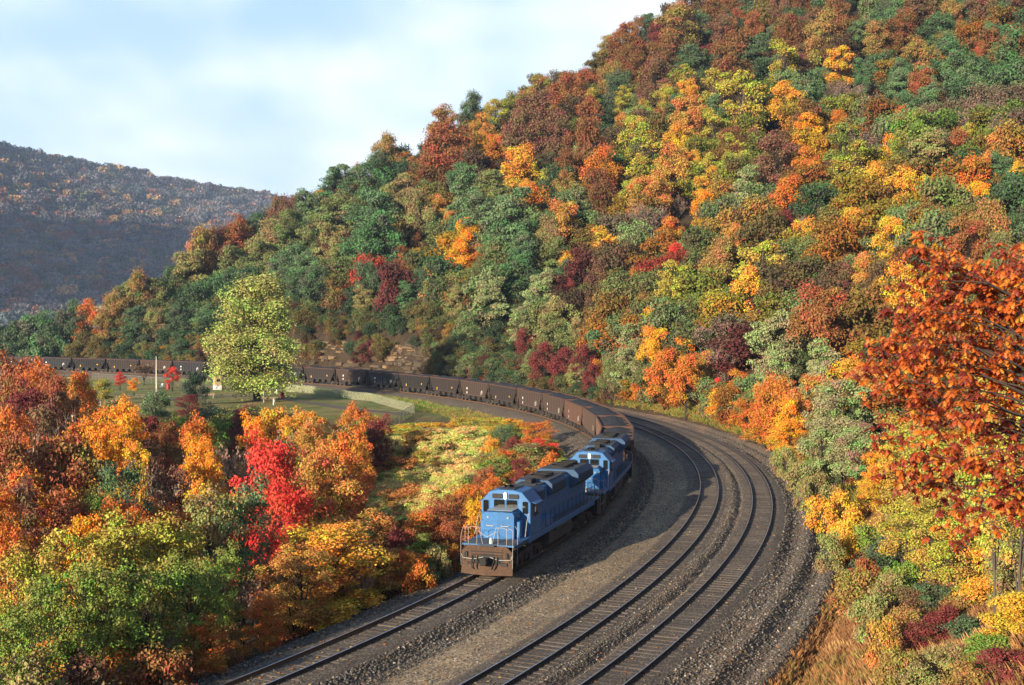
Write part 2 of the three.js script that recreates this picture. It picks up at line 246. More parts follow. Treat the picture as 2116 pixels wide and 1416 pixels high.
function sweep(d, shape, s0, s1, step) { // shape: closed outline of [across, up]
  const P = [], I = [], n = shape.length, U = []; let rows = 0;
  for (let s = s0; s <= s1; s += step) { for (const [a, b] of shape) { const p = trackAt(s, d + a); P.push(p.x, b, -p.Z); U.push(a, s); } if (rows) for (let i = 0; i < n; i++) { const a = rows * n + i, b = rows * n + (i + 1) % n; I.push(a - n, b - n, b, a - n, b, a); } rows++; }
  const g = new THREE.BufferGeometry(); g.setAttribute('position', new THREE.BufferAttribute(new Float32Array(P), 3)); g.setAttribute('uv', new THREE.BufferAttribute(new Float32Array(U), 2)); g.setIndex(I); const o = g.toNonIndexed(); o.computeVertexNormals(); return o;
}
const RAIL = [[-0.075, -0.175], [0.075, -0.175], [0.07, -0.155], [0.012, -0.14], [0.012, -0.05], [0.037, -0.035], [0.037, -0.004], [-0.037, -0.004], [-0.037, -0.035], [-0.012, -0.05], [-0.012, -0.14], [-0.07, -0.155]], HEAD = [[-0.03, -0.006], [0.03, -0.006], [0.024, 0.001], [-0.024, 0.001]];
[['track under the blue locomotives and the coal train, innermost of three', 0], ['empty middle track of the three, beside the wide gravel lane', D2], ['outermost empty track, next to the stone windrows and the grassy bank', D3]].forEach(([label, d], k) => {
  const t = thing('railway_track', label, 'railway track'), r = rng(300 + k);
  for (const sd of [-0.754, 0.754]) { const m = part('rail', sweep(d + sd, RAIL, -70, 440, 1.5), k === 0 && sd < 0 ? rustRail : railMat, t); part('rail_head', sweep(d + sd, HEAD, -70, 440, 1.5), headMat, m); }
  const rest = [], plates = []; let n = 0;
  for (let s = -16; s < 300; s += 0.55) {
    const p = trackAt(s, d), g = tieGeos[Math.floor(r() * 3)], M = new THREE.Matrix4().makeRotationY(-p.t + (r() - 0.5) * 0.03).setPosition(p.x + (r() - 0.5) * 0.06, (r() - 0.5) * 0.024 - 0.002, -p.Z);
    if (n++ < 190) { const m = part('tie', g, tieMats[Math.floor(r() * 4)], t); m.applyMatrix4(M); } else if (k || s < 170) rest.push(new THREE.BoxGeometry(2.6, 0.16, 0.23).translate(0, -0.25, 0).applyMatrix4(M));
    if (n < 110) for (const sd of [-0.754, 0.754]) plates.push(new THREE.BoxGeometry(0.32, 0.02, 0.17).translate(sd, -0.158, 0).applyMatrix4(M));
  }
  const m = part('distant_ties', merge(rest), tieMats[0], t); m.userData.kind = 'stuff';
  const q = part('tie_plates', merge(plates), plateMat, t); q.userData.kind = 'stuff';
});

// ───────────────────────── how trees are made ─────────────────────────
const barkDark = std(0.035, 0.028, 0.024, 0.95), barkGrey = std(0.16, 0.145, 0.13, 0.95), barkPale = std(0.42, 0.37, 0.31, 0.9), barkTwig = std(0.20, 0.165, 0.155, 0.95);
// leaf colours of the kinds of trees: [red, green, blue], how much single leaves differ in hue, word for the label
const SPECIES = {
  G: [[0.105, 0.185, 0.078], 0.14, 'blue-green'], g: [[0.065, 0.115, 0.05], 0.12, 'dark green'], s: [[0.22, 0.265, 0.11], 0.14, 'sage green'], q: [[0.215, 0.215, 0.072], 0.22, 'olive-green'],
  l: [[0.15, 0.22, 0.035], 0.14, 'fresh green'], L: [[0.325, 0.305, 0.042], 0.16, 'yellow-green'], p: [[0.54, 0.51, 0.15], 0.12, 'pale yellow-green'], Y: [[0.54, 0.32, 0.03], 0.18, 'golden yellow'],
  y: [[0.60, 0.29, 0.016], 0.12, 'bright golden'], O: [[0.45, 0.165, 0.02], 0.2, 'orange'], R: [[0.25, 0.095, 0.03], 0.2, 'rust-red'], D: [[0.15, 0.085, 0.042], 0.2, 'dark brown'],
  o: [[0.25, 0.175, 0.045], 0.22, 'olive-brown'], T: [[0.42, 0.22, 0.045], 0.2, 'tan-gold'], r: [[0.52, 0.055, 0.028], 0.3, 'bright red'], w: [[0.275, 0.335, 0.085], 0.14, 'pale green'], c: [[0.15, 0.03, 0.026], 0.2, 'crimson'],
  S: [[0.022, 0.048, 0.03], 0.08, 'dark evergreen'], B: [[0.21, 0.135, 0.095], 0.25, 'grey-brown bare'], W: [[0.3, 0.2, 0.16], 0.2, 'pale bare'],
};
const leafMats = {};
const leafMat = (sp, tint = 0) => leafMats[sp + tint] ??= (() => { const [c] = SPECIES[sp], r = rng(sp.charCodeAt(0) * 7 + tint), k = tint ? 0.92 : 1.2, w = tint ? 0.9 : 1.06; return new THREE.MeshStandardMaterial({ color: C(c[0] * k * w, c[1] * k * (tint ? 1.06 : 0.98), c[2] * k), vertexColors: true, roughness: 0.72, side: THREE.DoubleSide }); })();
class Leaves { // collects small folded leaf faces
  constructor(hue) { this.P = []; this.K = []; this.I = []; this.hue = hue; this.n = 0; }
  add(p, nrm, size, r, f, shift = 0) {
    const a = V3(r() - 0.5, r() - 0.5, r() - 0.5); const u = a.cross(nrm).normalize(), v = V3().crossVectors(nrm, u), w = 0.36 * size, l = size * 0.5, fold = size * 0.12;
    const put = (i, j, k) => this.P.push(p.x + u.x * i + v.x * j + nrm.x * k, p.y + u.y * i + v.y * j + nrm.y * k, p.z + u.z * i + v.z * j + nrm.z * k);
    put(-l, 0, 0); put(0, -w, fold); put(l, 0, -fold * 0.5); put(0, w, fold);
    const h = (r() - 0.5) * 2 * this.hue + shift, b = f * (0.74 + 0.52 * r());
    for (let i = 0; i < 4; i++) this.K.push(b * (1 - h * 0.6), b * (1 + h), b * (1 - h * 0.3));
    const o = this.n * 4; this.I.push(o, o + 1, o + 2, o, o + 2, o + 3); this.n++;
  }
  build() { const g = new THREE.BufferGeometry(); g.setAttribute('position', new THREE.BufferAttribute(new Float32Array(this.P), 3)); g.setAttribute('color', new THREE.BufferAttribute(new Float32Array(this.K), 3)); g.setIndex(this.I); return g; }
}
const dir = (r) => { const z = r() * 2 - 1, a = r() * Math.PI * 2, q = Math.sqrt(1 - z * z); return V3(q * Math.cos(a), z, q * Math.sin(a)); };
class Wood { // collects tapered limbs as thin prisms without ends
  constructor() { this.P = []; this.I = []; }
  limb(pts, r0, r1, n = 4) {
    const base = this.P.length / 3, up = V3(0, 1, 0);
    pts.forEach((p, k) => { const t = V3().subVectors(pts[Math.min(k + 1, pts.length - 1)], pts[Math.max(k - 1, 0)]).normalize(), u = (Math.abs(t.y) > 0.9 ? V3(1, 0, 0) : up.clone()).cross(t).normalize(), v = V3().crossVectors(t, u), rad = lerp(r0, r1, k / (pts.length - 1));
      for (let i = 0; i < n; i++) { const a = i / n * Math.PI * 2, c = Math.cos(a) * rad, s = Math.sin(a) * rad; this.P.push(p.x + u.x * c + v.x * s, p.y + u.y * c + v.y * s, p.z + u.z * c + v.z * s); if (k) { const A = base + k * n + i, B = base + k * n + (i + 1) % n; this.I.push(A - n, B - n, B, A - n, B, A); } } });
  }
  build() { const g = new THREE.BufferGeometry(); g.setAttribute('position', new THREE.BufferAttribute(new Float32Array(this.P), 3)); g.setIndex(this.I); g.computeVertexNormals(); return g; }
}
const bend = (a, b, r, k = 0.12) => { const L = a.distanceTo(b), m = a.clone().lerp(b, 0.5).addScaledVector(dir(r), L * k); m.y += L * 0.06; return [a, m, b]; };
// A crown and trunk one unit = one metre, H tall and 2R wide. Returns { trunk, crown }.
const FORMS = {
  round:  { H: 12, R: 4.6, clumps: 80, per: 112, leaf: 0.33, low: 0.2 },
  broad:  { H: 10, R: 5.2, clumps: 84, per: 112, leaf: 0.34, low: 0.18 },
  layer:  { H: 12, R: 4.8, clumps: 110, per: 98, leaf: 0.345, low: 0.14 },
  ovate:  { H: 13, R: 3.6, clumps: 78, per: 104, leaf: 0.32, low: 0.1 },
  airy:   { H: 9, R: 2.6, clumps: 54, per: 150, leaf: 0.19, low: 0.22 },
  fine:   { H: 9, R: 3.6, clumps: 112, per: 82, leaf: 0.215, low: 0.06 },
  feather: { H: 9, R: 3.2, clumps: 92, per: 84, leaf: 0.175, low: 0.2 },
  bush:   { H: 3.2, R: 2.1, clumps: 44, per: 100, leaf: 0.18, low: 0.0 },
  willow: { H: 21, R: 7.2, clumps: 220, per: 150, leaf: 0.31, low: 0.0 },
};
function growTree(form, seed, hue) {
  const f = FORMS[form], r = rng(seed * 131 + form.length * 17 + form.charCodeAt(0)), wood = new Wood(), leaves = new Leaves(hue), H = f.H, R = f.R;
  const top = V3((r() - 0.5) * R * 0.2, H * 0.88, (r() - 0.5) * R * 0.2), mid = V3((r() - 0.5) * R * 0.2, H * 0.42, (r() - 0.5) * R * 0.2), stem = (H * 0.016 + 0.03) * (form === 'fine' || form === 'airy' ? 0.55 : form === 'feather' ? 0.7 : 1), onStem = (y) => { const t = y / H / 0.88; return t < 0.48 ? V3().lerp(mid, t / 0.48) : mid.clone().lerp(top, Math.min(1, (t - 0.48) / 0.52)); };
  const many = form === 'bush' || form === 'fine' || form === 'feather' || form === 'airy' || form === 'willow';
  wood.limb([V3(0, form === 'bush' ? -0.6 : -6, 0), V3(0, 0.1, 0), mid, top], stem * (form === 'willow' ? 2.2 : 1.25), stem * 0.3, 6);
  if (many) for (let i = 0; i < 3; i++) { const a = i * 2.1 + r(), q = V3(Math.cos(a) * R * 0.5, H * (0.65 + 0.2 * r()), Math.sin(a) * R * 0.5); wood.limb([V3(Math.cos(a) * 0.1, form === 'willow' ? H * 0.16 : -0.3, Math.sin(a) * 0.1), V3(Math.cos(a) * R * 0.22, H * 0.38, Math.sin(a) * R * 0.22), q], stem * 0.75, stem * 0.2, 5); }
  // big lobes first, then clumps of leaves round them: an uneven outline with gaps
  const lobes = [], nl = form === 'bush' ? 6 : form === 'layer' ? 9 : form === 'willow' ? 19 : form === 'fine' || form === 'feather' ? 14 : 8;
  for (let i = 0; i < nl; i++) { const y = i / (nl - 1), a = i * 2.4 + r() * 1.2; let rad;
    if (form === 'ovate') rad = Math.pow(Math.sin(Math.PI * clamp(0.16 + 0.84 * (1 - y) * 0.62)), 0.8); else if (form === 'willow') rad = Math.sqrt(Math.max(0.02, Math.sin(Math.PI * (0.12 + 0.8 * y)))) * (1 - 0.26 * y) * 1.08; else rad = Math.sqrt(Math.max(0.03, Math.sin(Math.PI * (0.18 + 0.76 * y))));
    lobes.push({ p: V3(Math.cos(a) * R * 0.55 * rad, H * lerp(f.low + (form === 'willow' ? 0.1 : 0.12), 0.88, form === 'willow' ? Math.pow(y, 1.25) : y), Math.sin(a) * R * 0.55 * rad).add(V3((r() - 0.5), (r() - 0.5), (r() - 0.5)).multiplyScalar(R * 0.2)), q: R * (0.36 + 0.2 * r()) * (0.55 + 0.45 * rad) }); }
  for (let c = 0; c < f.clumps; c++) {
    const L = lobes[c % nl], e = dir(r); if (e.y < -0.3) e.y *= -0.6;
    const p = L.p.clone().addScaledVector(e, L.q * (0.55 + 0.5 * r())); if (form === 'layer') { const w = H * 0.1, o = Math.sin(Math.atan2(p.z, p.x) * 2 + seed) * 0.5; p.y = lerp(p.y, (Math.round(p.y / w + o) - o) * w, 0.75) + (r() - 0.5) * H * 0.035 - Math.pow(Math.hypot(p.x, p.z) / R, 2) * H * 0.05; } p.y = Math.max(p.y, form === 'bush' ? 0.25 : H * f.low * 0.8);
    const rc = R * (form === 'layer' ? 0.26 : form === 'willow' ? 0.2 : form === 'bush' ? 0.26 : form === 'fine' ? 0.185 : form === 'feather' ? 0.17 : 0.25) * (0.7 + 0.6 * r()), flat = form === 'layer' ? 0.42 : form === 'willow' ? 0.95 : 0.72, tone = 0.80 + 0.36 * r(), shift = (r() - 0.5) * 2 * hue * 1.5;
    if (c % (many ? 2 : 1) === 0) wood.limb(bend(onStem(Math.max(H * 0.12, p.y * (0.55 + 0.25 * r()))), p, r), stem * 0.3, 0.02, 3);
    for (let i = 0; i < f.per; i++) {
      const d = dir(r); if (d.y < -0.25 && r() < 0.6) d.y *= -1; const k = form === 'layer' ? 0.4 + 0.75 * Math.sqrt(r()) : 0.25 + 1.05 * Math.pow(r(), 0.75);
      const q = V3(p.x + d.x * rc * k, p.y + d.y * rc * k * flat, p.z + d.z * rc * k), nr = dir(r).multiplyScalar(0.75).addScaledVector(d, 0.7); nr.y += 0.45; leaves.add(q, nr.normalize(), f.leaf * (0.65 + 0.7 * r()), r, tone, shift);
    }
  }
  return { trunk: wood.build(), crown: leaves.build() };
}
function growBare(seed, hue, leafy) { // twigs with few leaves left
  const r = rng(seed * 733 + 5), wood = new Wood(), leaves = new Leaves(hue);
  const go = (p, d, L, rad, lev) => {
    const e = p.clone().addScaledVector(d, L), m = p.clone().lerp(e, 0.5).addScaledVector(dir(r), L * 0.07); wood.limb([p, m, e], rad, rad * 0.55, lev < 2 ? 5 : 3);
    if (lev === 5) { if (r() < leafy) for (let i = 0; i < 3; i++) leaves.add(e.clone().addScaledVector(dir(r), 0.35), dir(r), 0.34, r, 0.8 + 0.4 * r()); return; }
    const n = lev === 0 ? 5 : lev < 3 ? 4 : 3; for (let i = 0; i < n; i++) { const t = 0.35 + 0.65 * (i + 0.5 + r() * 0.4) / n, q = t < 0.5 ? p.clone().lerp(m, t * 2) : m.clone().lerp(e, Math.min(1, t * 2 - 1)), k = d.clone().multiplyScalar(0.9).addScaledVector(dir(r), 0.78).normalize(); k.y = k.y * 0.8 + 0.32; go(q, k.normalize(), L * (0.56 + 0.2 * r()), Math.max(0.012, rad * 0.56), lev + 1); }
  };
  go(V3(0, -0.5, 0), V3(0.02, 1, 0.03).normalize(), 4.6, 0.17, 0);
  return { trunk: wood.build(), crown: leaves.build() };
}
function growSpruce(seed) {
  const r = rng(seed * 91), wood = new Wood(), leaves = new Leaves(0.08), H = 12; wood.limb([V3(0, -0.5, 0), V3(0, H * 0.5, 0), V3(0, H, 0)], 0.2, 0.03, 6);
  for (let i = 0; i < 120; i++) { const y = H * (0.1 + 0.88 * i / 120), a = i * 2.4 + r() * 0.6, L = 3.1 * Math.pow(1 - y / H, 0.75) * (0.7 + 0.5 * r()) + 0.25, e = V3(Math.cos(a) * L, y - L * 0.22 + 0.25 * L * r(), Math.sin(a) * L), b = V3(0, y, 0); wood.limb([b, b.clone().lerp(e, 0.5).add(V3(0, L * 0.06, 0)), e], 0.035, 0.012, 3);
    for (let k = 0; k < 46; k++) { const t = 0.15 + 0.9 * Math.sqrt(r()), p = b.clone().lerp(e, t).add(V3((r() - 0.5) * 0.55, (r() - 0.6) * 0.35, (r() - 0.5) * 0.55)); const n = dir(r); n.y = Math.abs(n.y) + 0.4; leaves.add(p, n.normalize(), 0.34 * (0.7 + 0.6 * r()), r, 0.7 + 0.6 * r()); } }
  return { trunk: wood.build(), crown: leaves.build() };
}
const shapes = new Map(), protos = new Map();
const barkBrown = std(0.10, 0.08, 0.065, 0.95), BARK = { L: barkBrown, p: barkBrown, B: barkTwig, W: barkPale };
function treeShape(form, variant, hue) {
  const key = form + variant; if (!shapes.has(key)) shapes.set(key, form === 'bare' ? growBare(variant + 1, hue, 0.35) : form === 'stark' ? growBare(variant + 7, hue, 0.03) : form === 'spruce' ? growSpruce(variant + 1) : growTree(form, variant + 1, hue));
  return shapes.get(key);
}
const sizeOf = (form) => form === 'bare' || form === 'stark' ? { H: 11.5, R: 4.4 } : form === 'spruce' ? { H: 12, R: 2.9 } : FORMS[form];
function treeProto(form, variant, sp, tint) {
  const key = [form, variant, sp, tint].join(); if (!protos.has(key)) { const s = treeShape(form, variant, SPECIES[sp][1]), g = new THREE.Group(); part('trunk', s.trunk, BARK[sp] ?? barkDark, g); part('crown', s.crown, leafMat(sp, tint), g); protos.set(key, g); }
  return protos.get(key);
}
const plants = [];   // all single trees and bushes, labelled at the end
const tr = rng(4242);
function plant(form, sp, base, height, width, extra = {}) {
  const variants = { round: 3, broad: 2, layer: 3, ovate: 2, airy: 2, fine: 2, feather: 3, bush: 2, bare: 2, stark: 2 }[form] ?? 1, v = Math.floor(tr() * variants), o = treeProto(form, v, sp, tr() < 0.5 || 'fine,willow,bush,airy,feather'.includes(form) || !'GqR'.includes(sp) ? 0 : 1).clone(), f = sizeOf(form);
  o.position.copy(base); o.rotation.y = tr() * Math.PI * 2; o.scale.set(width / 2 / f.R, height / f.H, width / 2 / f.R); if (extra.lean) o.rotation.z = extra.lean;
  const kind = { bush: 'shrub', bare: 'bare_tree', stark: 'bare_tree', spruce: 'spruce_tree', layer: 'locust_tree', ovate: 'poplar_tree', willow: 'willow_tree' }[form] ?? (/[RDo]/.test(sp) ? 'oak_tree' : 'maple_tree');
  o.name = numbered(extra.name ?? kind); scene.add(o); plants.push({ o, form, sp, height, width, ...extra });
  return o;
}
const pointAt = (px, Z, y) => { const p = at(px, 700, Z); p.y = y ?? ground(p.x, Z); return p; };
// a tree by the column and top row where it shows, at a depth: its foot stands on the ground there
function stand(px, pyTop, Z, wpx, sp, form, extra = {}) {
  { const q = pointAt(px, Z); if (form === 'bush' && !extra.name && at(px, pyTop, Z).y - q.y > 3.8) form = 'fine'; } const p = pointAt(px, Z), topY = at(px, pyTop, Z).y, W = wpx * Z / F; let h = Math.max(1.2, topY - p.y);
  if (!'bush,willow,bare,stark,spruce'.includes(form) && h > 2.2 * W) { const lift = Math.min(h - 2.2 * W, 0.4 * h); p.y += lift; h -= lift; } else if (form === 'bush' && h > 1.7 * W) { wpx = h / 1.7 * F / Z; }
  return plant(form, sp, p, h, wpx * Z / F, extra); }

// ───────────────────────── the hillside above the line: kind, column, row and width of each crown in the photograph ─────────────────────────
const HILL = [
  'S791 288 44,g836 319 28,o796 335 68,T840 338 34,R746 366 37,R700 375 43,T663 385 37,D638 394 28,D582 422 53,G579 403 37,G722 385 59,G774 372 81,G690 403 68,G638 444 71,q594 478 53,q694 453 84',
  'G777 459 118,q830 413 71,q868 450 71,T905 444 50,o917 270 68,R923 323 106,R896 350 62,R948 335 56,g976 245 62,T995 276 56,L1026 248 47,L1010 232 28,O1026 316 56,Y995 307 43,D1104 251 103,D1088 301 93',
  'D1150 295 81,L1141 245 34,Y1156 239 25,l1177 248 25,Y1073 354 78,L1128 363 31,R1169 369 68,R1181 323 62,G948 385 56,G973 416 87,q1017 406 75,G995 453 78,Y1085 406 43,O1094 434 71,L1135 403 50,o1169 403 56',
  'G1057 472 106,G1026 500 75,T1163 472 78,q1128 500 62,T930 469 40,G933 490 37,y964 493 59,y955 549 65,O979 543 47,y905 549 37,y864 540 28,R830 534 37,R830 559 34,R864 512 34,W892 500 22,R777 552 25',
  'R762 559 22,G784 503 99,G734 531 68,q684 515 68,q631 518 59,q579 518 59,q653 490 62,q690 556 56,G631 565 62,G576 574 56,c678 537 34,r718 621 25,c796 624 47,c824 587 37,G840 627 47,q942 633 47',
  's1014 633 71,s1119 608 68,G1169 580 50,Y1169 565 47,O1181 549 37,G1073 562 71,q1004 556 56,G1088 531 62,q1150 540 62,g871 602 47,g762 593 62,g653 602 62,g607 608 50,g905 593 56,q979 593 50,c1175 605 40',
  'q734 577 47,q815 605 40,q889 633 37,q753 630 47,o694 621 37,o1119 193 56,B1163 171 31,R1169 208 75,o1091 230 62,L1222 224 40,R1215 249 65,g1240 267 34,o1259 177 53,g1277 193 56,R1209 183 50,R1327 146 75',
  'R1302 118 62,R1290 93 62,o1259 106 47,c1361 84 53,o1402 65 81,g1340 56 34,R1315 71 40,g1430 134 59,R1371 130 71,D1352 174 81,D1492 78 62,R1473 40 56,g1455 62 47,D1433 19 81,R1520 19 56,g1551 31 56',
  'D1569 12 47,D1607 19 56,R1557 68 47,G1594 78 28,R1635 75 68,D1666 71 50,R1510 137 87,c1461 121 34,g1560 124 71,R1619 103 50,L1621 155 68,D1650 134 50,L1417 180 40,Y1420 202 47,l1489 180 43,L1482 199 62',
  'L1290 214 34,L1284 236 34,L1330 239 43,L1377 214 47,R1361 255 34,G1402 230 43,G1473 239 50,T1423 255 81,L1535 239 93,l1557 224 56,Y1619 224 68,G1660 214 47,R1669 261 71,L1318 298 78,Y1396 304 59,R1225 320 90',
  'O1240 367 81,R1234 410 68,T1284 267 40,L1333 348 75,T1392 357 78,Y1433 351 47,L1476 286 62,R1510 314 68,D1557 304 43,L1510 336 53,L1535 367 62,L1473 373 56,Y1461 407 56,D1601 348 93,y1669 298 62,O1669 354 65',
  's1545 413 75,O1625 419 75,B1507 404 47,s1200 429 47,T1352 416 71,L1302 413 47,B1399 426 37,D1327 270 47,L1190 217 37,Y1736 152 56,G1699 168 40,G1774 149 34,G1802 159 34,G1774 183 37,G1767 78 37,G1789 37 25',
  'G1854 37 50,g1823 28 40,R1733 53 68,o1699 93 81,o1811 93 62,R1870 75 68,R1876 25 50,D1904 19 62,o1966 47 47,G1948 68 40,G1932 87 40,G1954 124 71,G1979 143 56,O2016 96 25,R2022 124 37,G2041 78 37',
  'G2069 90 44,G2056 131 47,G2056 155 34,g2072 34 50,D2028 25 68,D2091 19 53,g1997 31 47,R2097 115 53,o1889 137 75,G1867 162 53,G1913 168 37,G1861 183 56,G1994 174 56,G2010 193 47,R1904 193 62,G1917 214 56',
  'B1730 187 44,B1749 202 59,B1795 227 68,G1867 230 59,G1699 202 31,c1699 224 19,G1702 242 34,L1746 239 37,G1814 249 56,B1699 258 40,O1736 261 34,O1864 264 50,L1917 249 31,B1941 274 87,R1979 323 62,G1997 211 62',
  'B2028 242 81,B2084 264 81,l1882 298 96,l1929 305 50,B1786 302 78,l1742 329 75,Y1848 329 62,q1910 351 93,L1997 305 47,l2041 305 47,T2072 329 81,L1764 382 81,Y1811 398 75,Y1867 407 78,Y1929 417 75,G1960 370 47',
  'G2069 370 62,G2084 413 53,O2013 389 75,y2028 429 68,Y2109 389 47,G1690 429 37,R1525 56 47,o1596 31 40,R1631 22 47,B1982 236 44,o1960 103 37,D1718 118 47,o1935 146 47,s1079 468 68,G1079 509 68,T1324 419 71',
  'B1346 447 75,Y1302 440 37,y1455 440 56,O1389 493 59,r1399 546 53,r1371 574 53,r1349 599 40,Y1246 534 62,s1296 524 62,O1184 568 40,s1548 453 71,c1616 484 53,c1616 521 40,B1585 503 47,B1650 462 47,T1517 503 47',
  'q1461 534 71,o1486 555 75,L1396 605 68,L1386 642 68,L1573 593 99,Y1545 627 90,L1619 611 81,Y1663 499 62,q1660 546 62,O1678 580 37,Y1361 686 75,y1355 732 71,O1371 785 75,O1417 804 78,B1455 704 90,B1495 736 68',
  'r1479 819 31,O1259 664 40,T1253 689 37,D1234 645 53,O1287 624 43,s1100 645 47,s1079 673 56,q1153 673 78,q1144 701 68,c1082 720 43,c1184 680 40,c1122 767 59,c1163 782 59,c1209 757 53,c1222 801 40,o1309 680 50',
  's1305 723 59,s1296 770 59,q1262 813 50,q1200 698 50,G1234 723 47,o1330 649 47,D1234 586 47,q1097 760 40,O1234 773 34,q1190 801 40,O1324 807 40,c1277 788 37,T1458 773 47,y1417 751 59,O1526 813 47,O1069 440 47',
  'D1265 574 34,O1309 593 37,g516 437 47,D457 461 53,R492 467 56,o415 494 68,R430 520 65,R475 517 65,R362 526 30,g356 541 44,R504 500 39,R314 565 47,o285 589 62,R353 571 33,O350 603 30,q392 571 74',
  'q323 612 44,q261 633 71,q335 642 50,o237 660 65,o211 683 47,g282 678 59,G421 633 47,G421 666 47,q481 559 68,G469 594 53,q549 511 71,q540 541 59,D605 437 36,g510 568 44,g371 675 53,q320 678 47',
  'Y1763 491 78,Y1845 514 78,R2001 524 88,q2062 541 64,g2092 497 51,o2035 491 88,o1950 480 61,T1791 585 71,s1777 562 37,D1743 602 64,Y1858 619 98,R1696 680 125,s1601 731 105,s1706 785 88,s1692 816 75,s1601 799 85',
  'O1594 857 78,T1645 867 68,y1635 911 68,O1580 887 47,T1770 826 68,O1831 823 71',
].join(',').split(',').map((t) => [t[0], ...t.slice(1).split(' ').map(Number)]);
const hillForm = (sp, k) => ({ G: k < 0.7 ? 'layer' : 'round', s: k < 0.8 ? 'layer' : 'round', q: k < 0.75 ? 'layer' : 'broad', g: k < 0.4 ? 'layer' : 'broad', L: k < 0.65 ? 'ovate' : 'round', l: k < 0.3 ? 'ovate' : 'round', Y: k < 0.3 ? 'ovate' : 'round', y: k < 0.2 ? 'ovate' : 'round', O: k < 0.2 ? 'broad' : 'round', R: k < 0.5 ? 'broad' : 'round', D: k < 0.5 ? 'broad' : 'round', o: k < 0.5 ? 'broad' : 'round', T: 'round', r: 'round', c: 'round', S: 'spruce', B: 'bare', W: 'stark' })[sp];
const hillSpots = [];   // where each kind stands, for the undergrowth between
{
  const ray = (px, py, w, lift) => { // first ground met by the sight line through the crown's middle
    let last = 0; for (let Z = 75; Z < 620; Z += 2) { const p = at(px, py, Z), D = w * Z / F, h = lift(D); if (p.y < ground(p.x, Z) + h) { const { d } = nearest(p.x, Z); if (d < 18.5) { last = Z; continue; } return { p, Z, D }; } } return null; };
  for (const [sp, px, py, w0] of HILL) {
    const w = w0 * 1.07, hOf = (D) => clamp(D * 1.35 + 1.8, 2.2, 20), hit = ray(px, py, w, (D) => hOf(D) * 0.58);
    let p, Z, D; if (hit) ({ p, Z, D } = hit); else { Z = 400; p = at(px, py, Z); Z = clamp(table(RIDGEZ, p.x), 340, 470); p = at(px, py, Z); D = w * Z / F; }
    const base = V3(p.x, ground(p.x, Z), -Z), form = hillForm(sp, tr()); let h = hOf(D) * (form === 'ovate' ? 1.15 : 1); if (!hit) h = clamp((p.y - base.y) / 0.6, 4, D * 1.7 + 2);
    plant(form, sp, base, h, D * (form === 'spruce' ? 0.8 : 1), { px, py, w: w0, zone: 'hill' }); hillSpots.push([p.x, Z, sp, D]);
  }
}
const SHADES = Object.fromEntries(Object.entries(SPECIES).map(([k, [c]]) => [k, c]));
{ // undergrowth: small growth that fills the slope between the trees
  const g = treeShape('bush', 0, 0.2).crown, spots = [], r = rng(99), M = new THREE.Matrix4(), Q = new THREE.Quaternion(), col = new THREE.Color();
  for (let i = 0; i < 26000 && spots.length < 2300; i++) {
    const s = 20 + 420 * r(), d = 19.5 + 230 * Math.pow(r(), 1.25), q = trackAt(s, d); if (q.Z < 70 || q.Z > 480) continue; const y = ground(q.x, q.Z), v = V3(q.x, y, -q.Z), [px, py] = toPixel(v); if (px < -150 || px > 2300 || py < -250) continue;
    let best = 1e9, sp = 'o'; for (const [x, Z, k] of hillSpots) { const e = (x - q.x) ** 2 + (Z - q.Z) ** 2; if (e < best) { best = e; sp = k; } }
    if (r() < 0.35) sp = 'oqGgsDTq'[Math.floor(r() * 8)]; if (d < 30 && s > 100 && s < 200 && r() < 0.5) sp = 'cqOqs'[Math.floor(r() * 5)]; if ('SW'.includes(sp)) sp = 'g';
    spots.push([v, sp, (d < 26 ? 0.9 + 0.8 * r() : 1.3 + 1.6 * r()) * Math.min(1, q.Z / 210 + 0.1)]);
  }
  for (let i = 0; i < 760; i++) { const s = 138 + 200 * r(), d = 18.3 + 22 * Math.pow(r(), 1.4), q = trackAt(s, d); if (s > 206 && s < 270 && d < 24 && r() < 0.93) continue; spots.push([V3(q.x, ground(q.x, q.Z), -q.Z), 'qqgogDTcqo'[Math.floor(r() * 10)], 0.6 + 0.7 * r()]); }
  for (let i = 0; i < 420; i++) { const s = 176 + 130 * r(), d = 20.5 + 12 * r(), q = trackAt(s, d); if (((s > 212 && s < 234) || (s > 241 && s < 268)) && d < 23.4 && r() < 0.8) continue; spots.push([V3(q.x, ground(q.x, q.Z) - 0.2, -q.Z), 'ggqoDgqs'[Math.floor(r() * 8)], 0.55 + 0.5 * r()]); }
  const m = new THREE.InstancedMesh(g, new THREE.MeshStandardMaterial({ vertexColors: true, roughness: 0.8, side: THREE.DoubleSide }), spots.length);
  spots.forEach(([v, sp, k], i) => { Q.setFromEuler(new THREE.Euler(0, r() * 6.3, 0)); M.compose(v, Q, V3(k, k * (0.7 + 0.7 * r()), k)); m.setMatrixAt(i, M); const c = SHADES[sp], f = 0.42 + 0.45 * r(); m.setColorAt(i, col.setRGB(c[0] * f, c[1] * f, c[2] * f)); });  // kind colours dimmed: shade of the gaps between crowns is put into them
  m.name = 'undergrowth'; scene.add(m); tag(m, 'mixed autumn undergrowth filling the slope between the hillside trees', 'undergrowth', null, 'stuff');
}
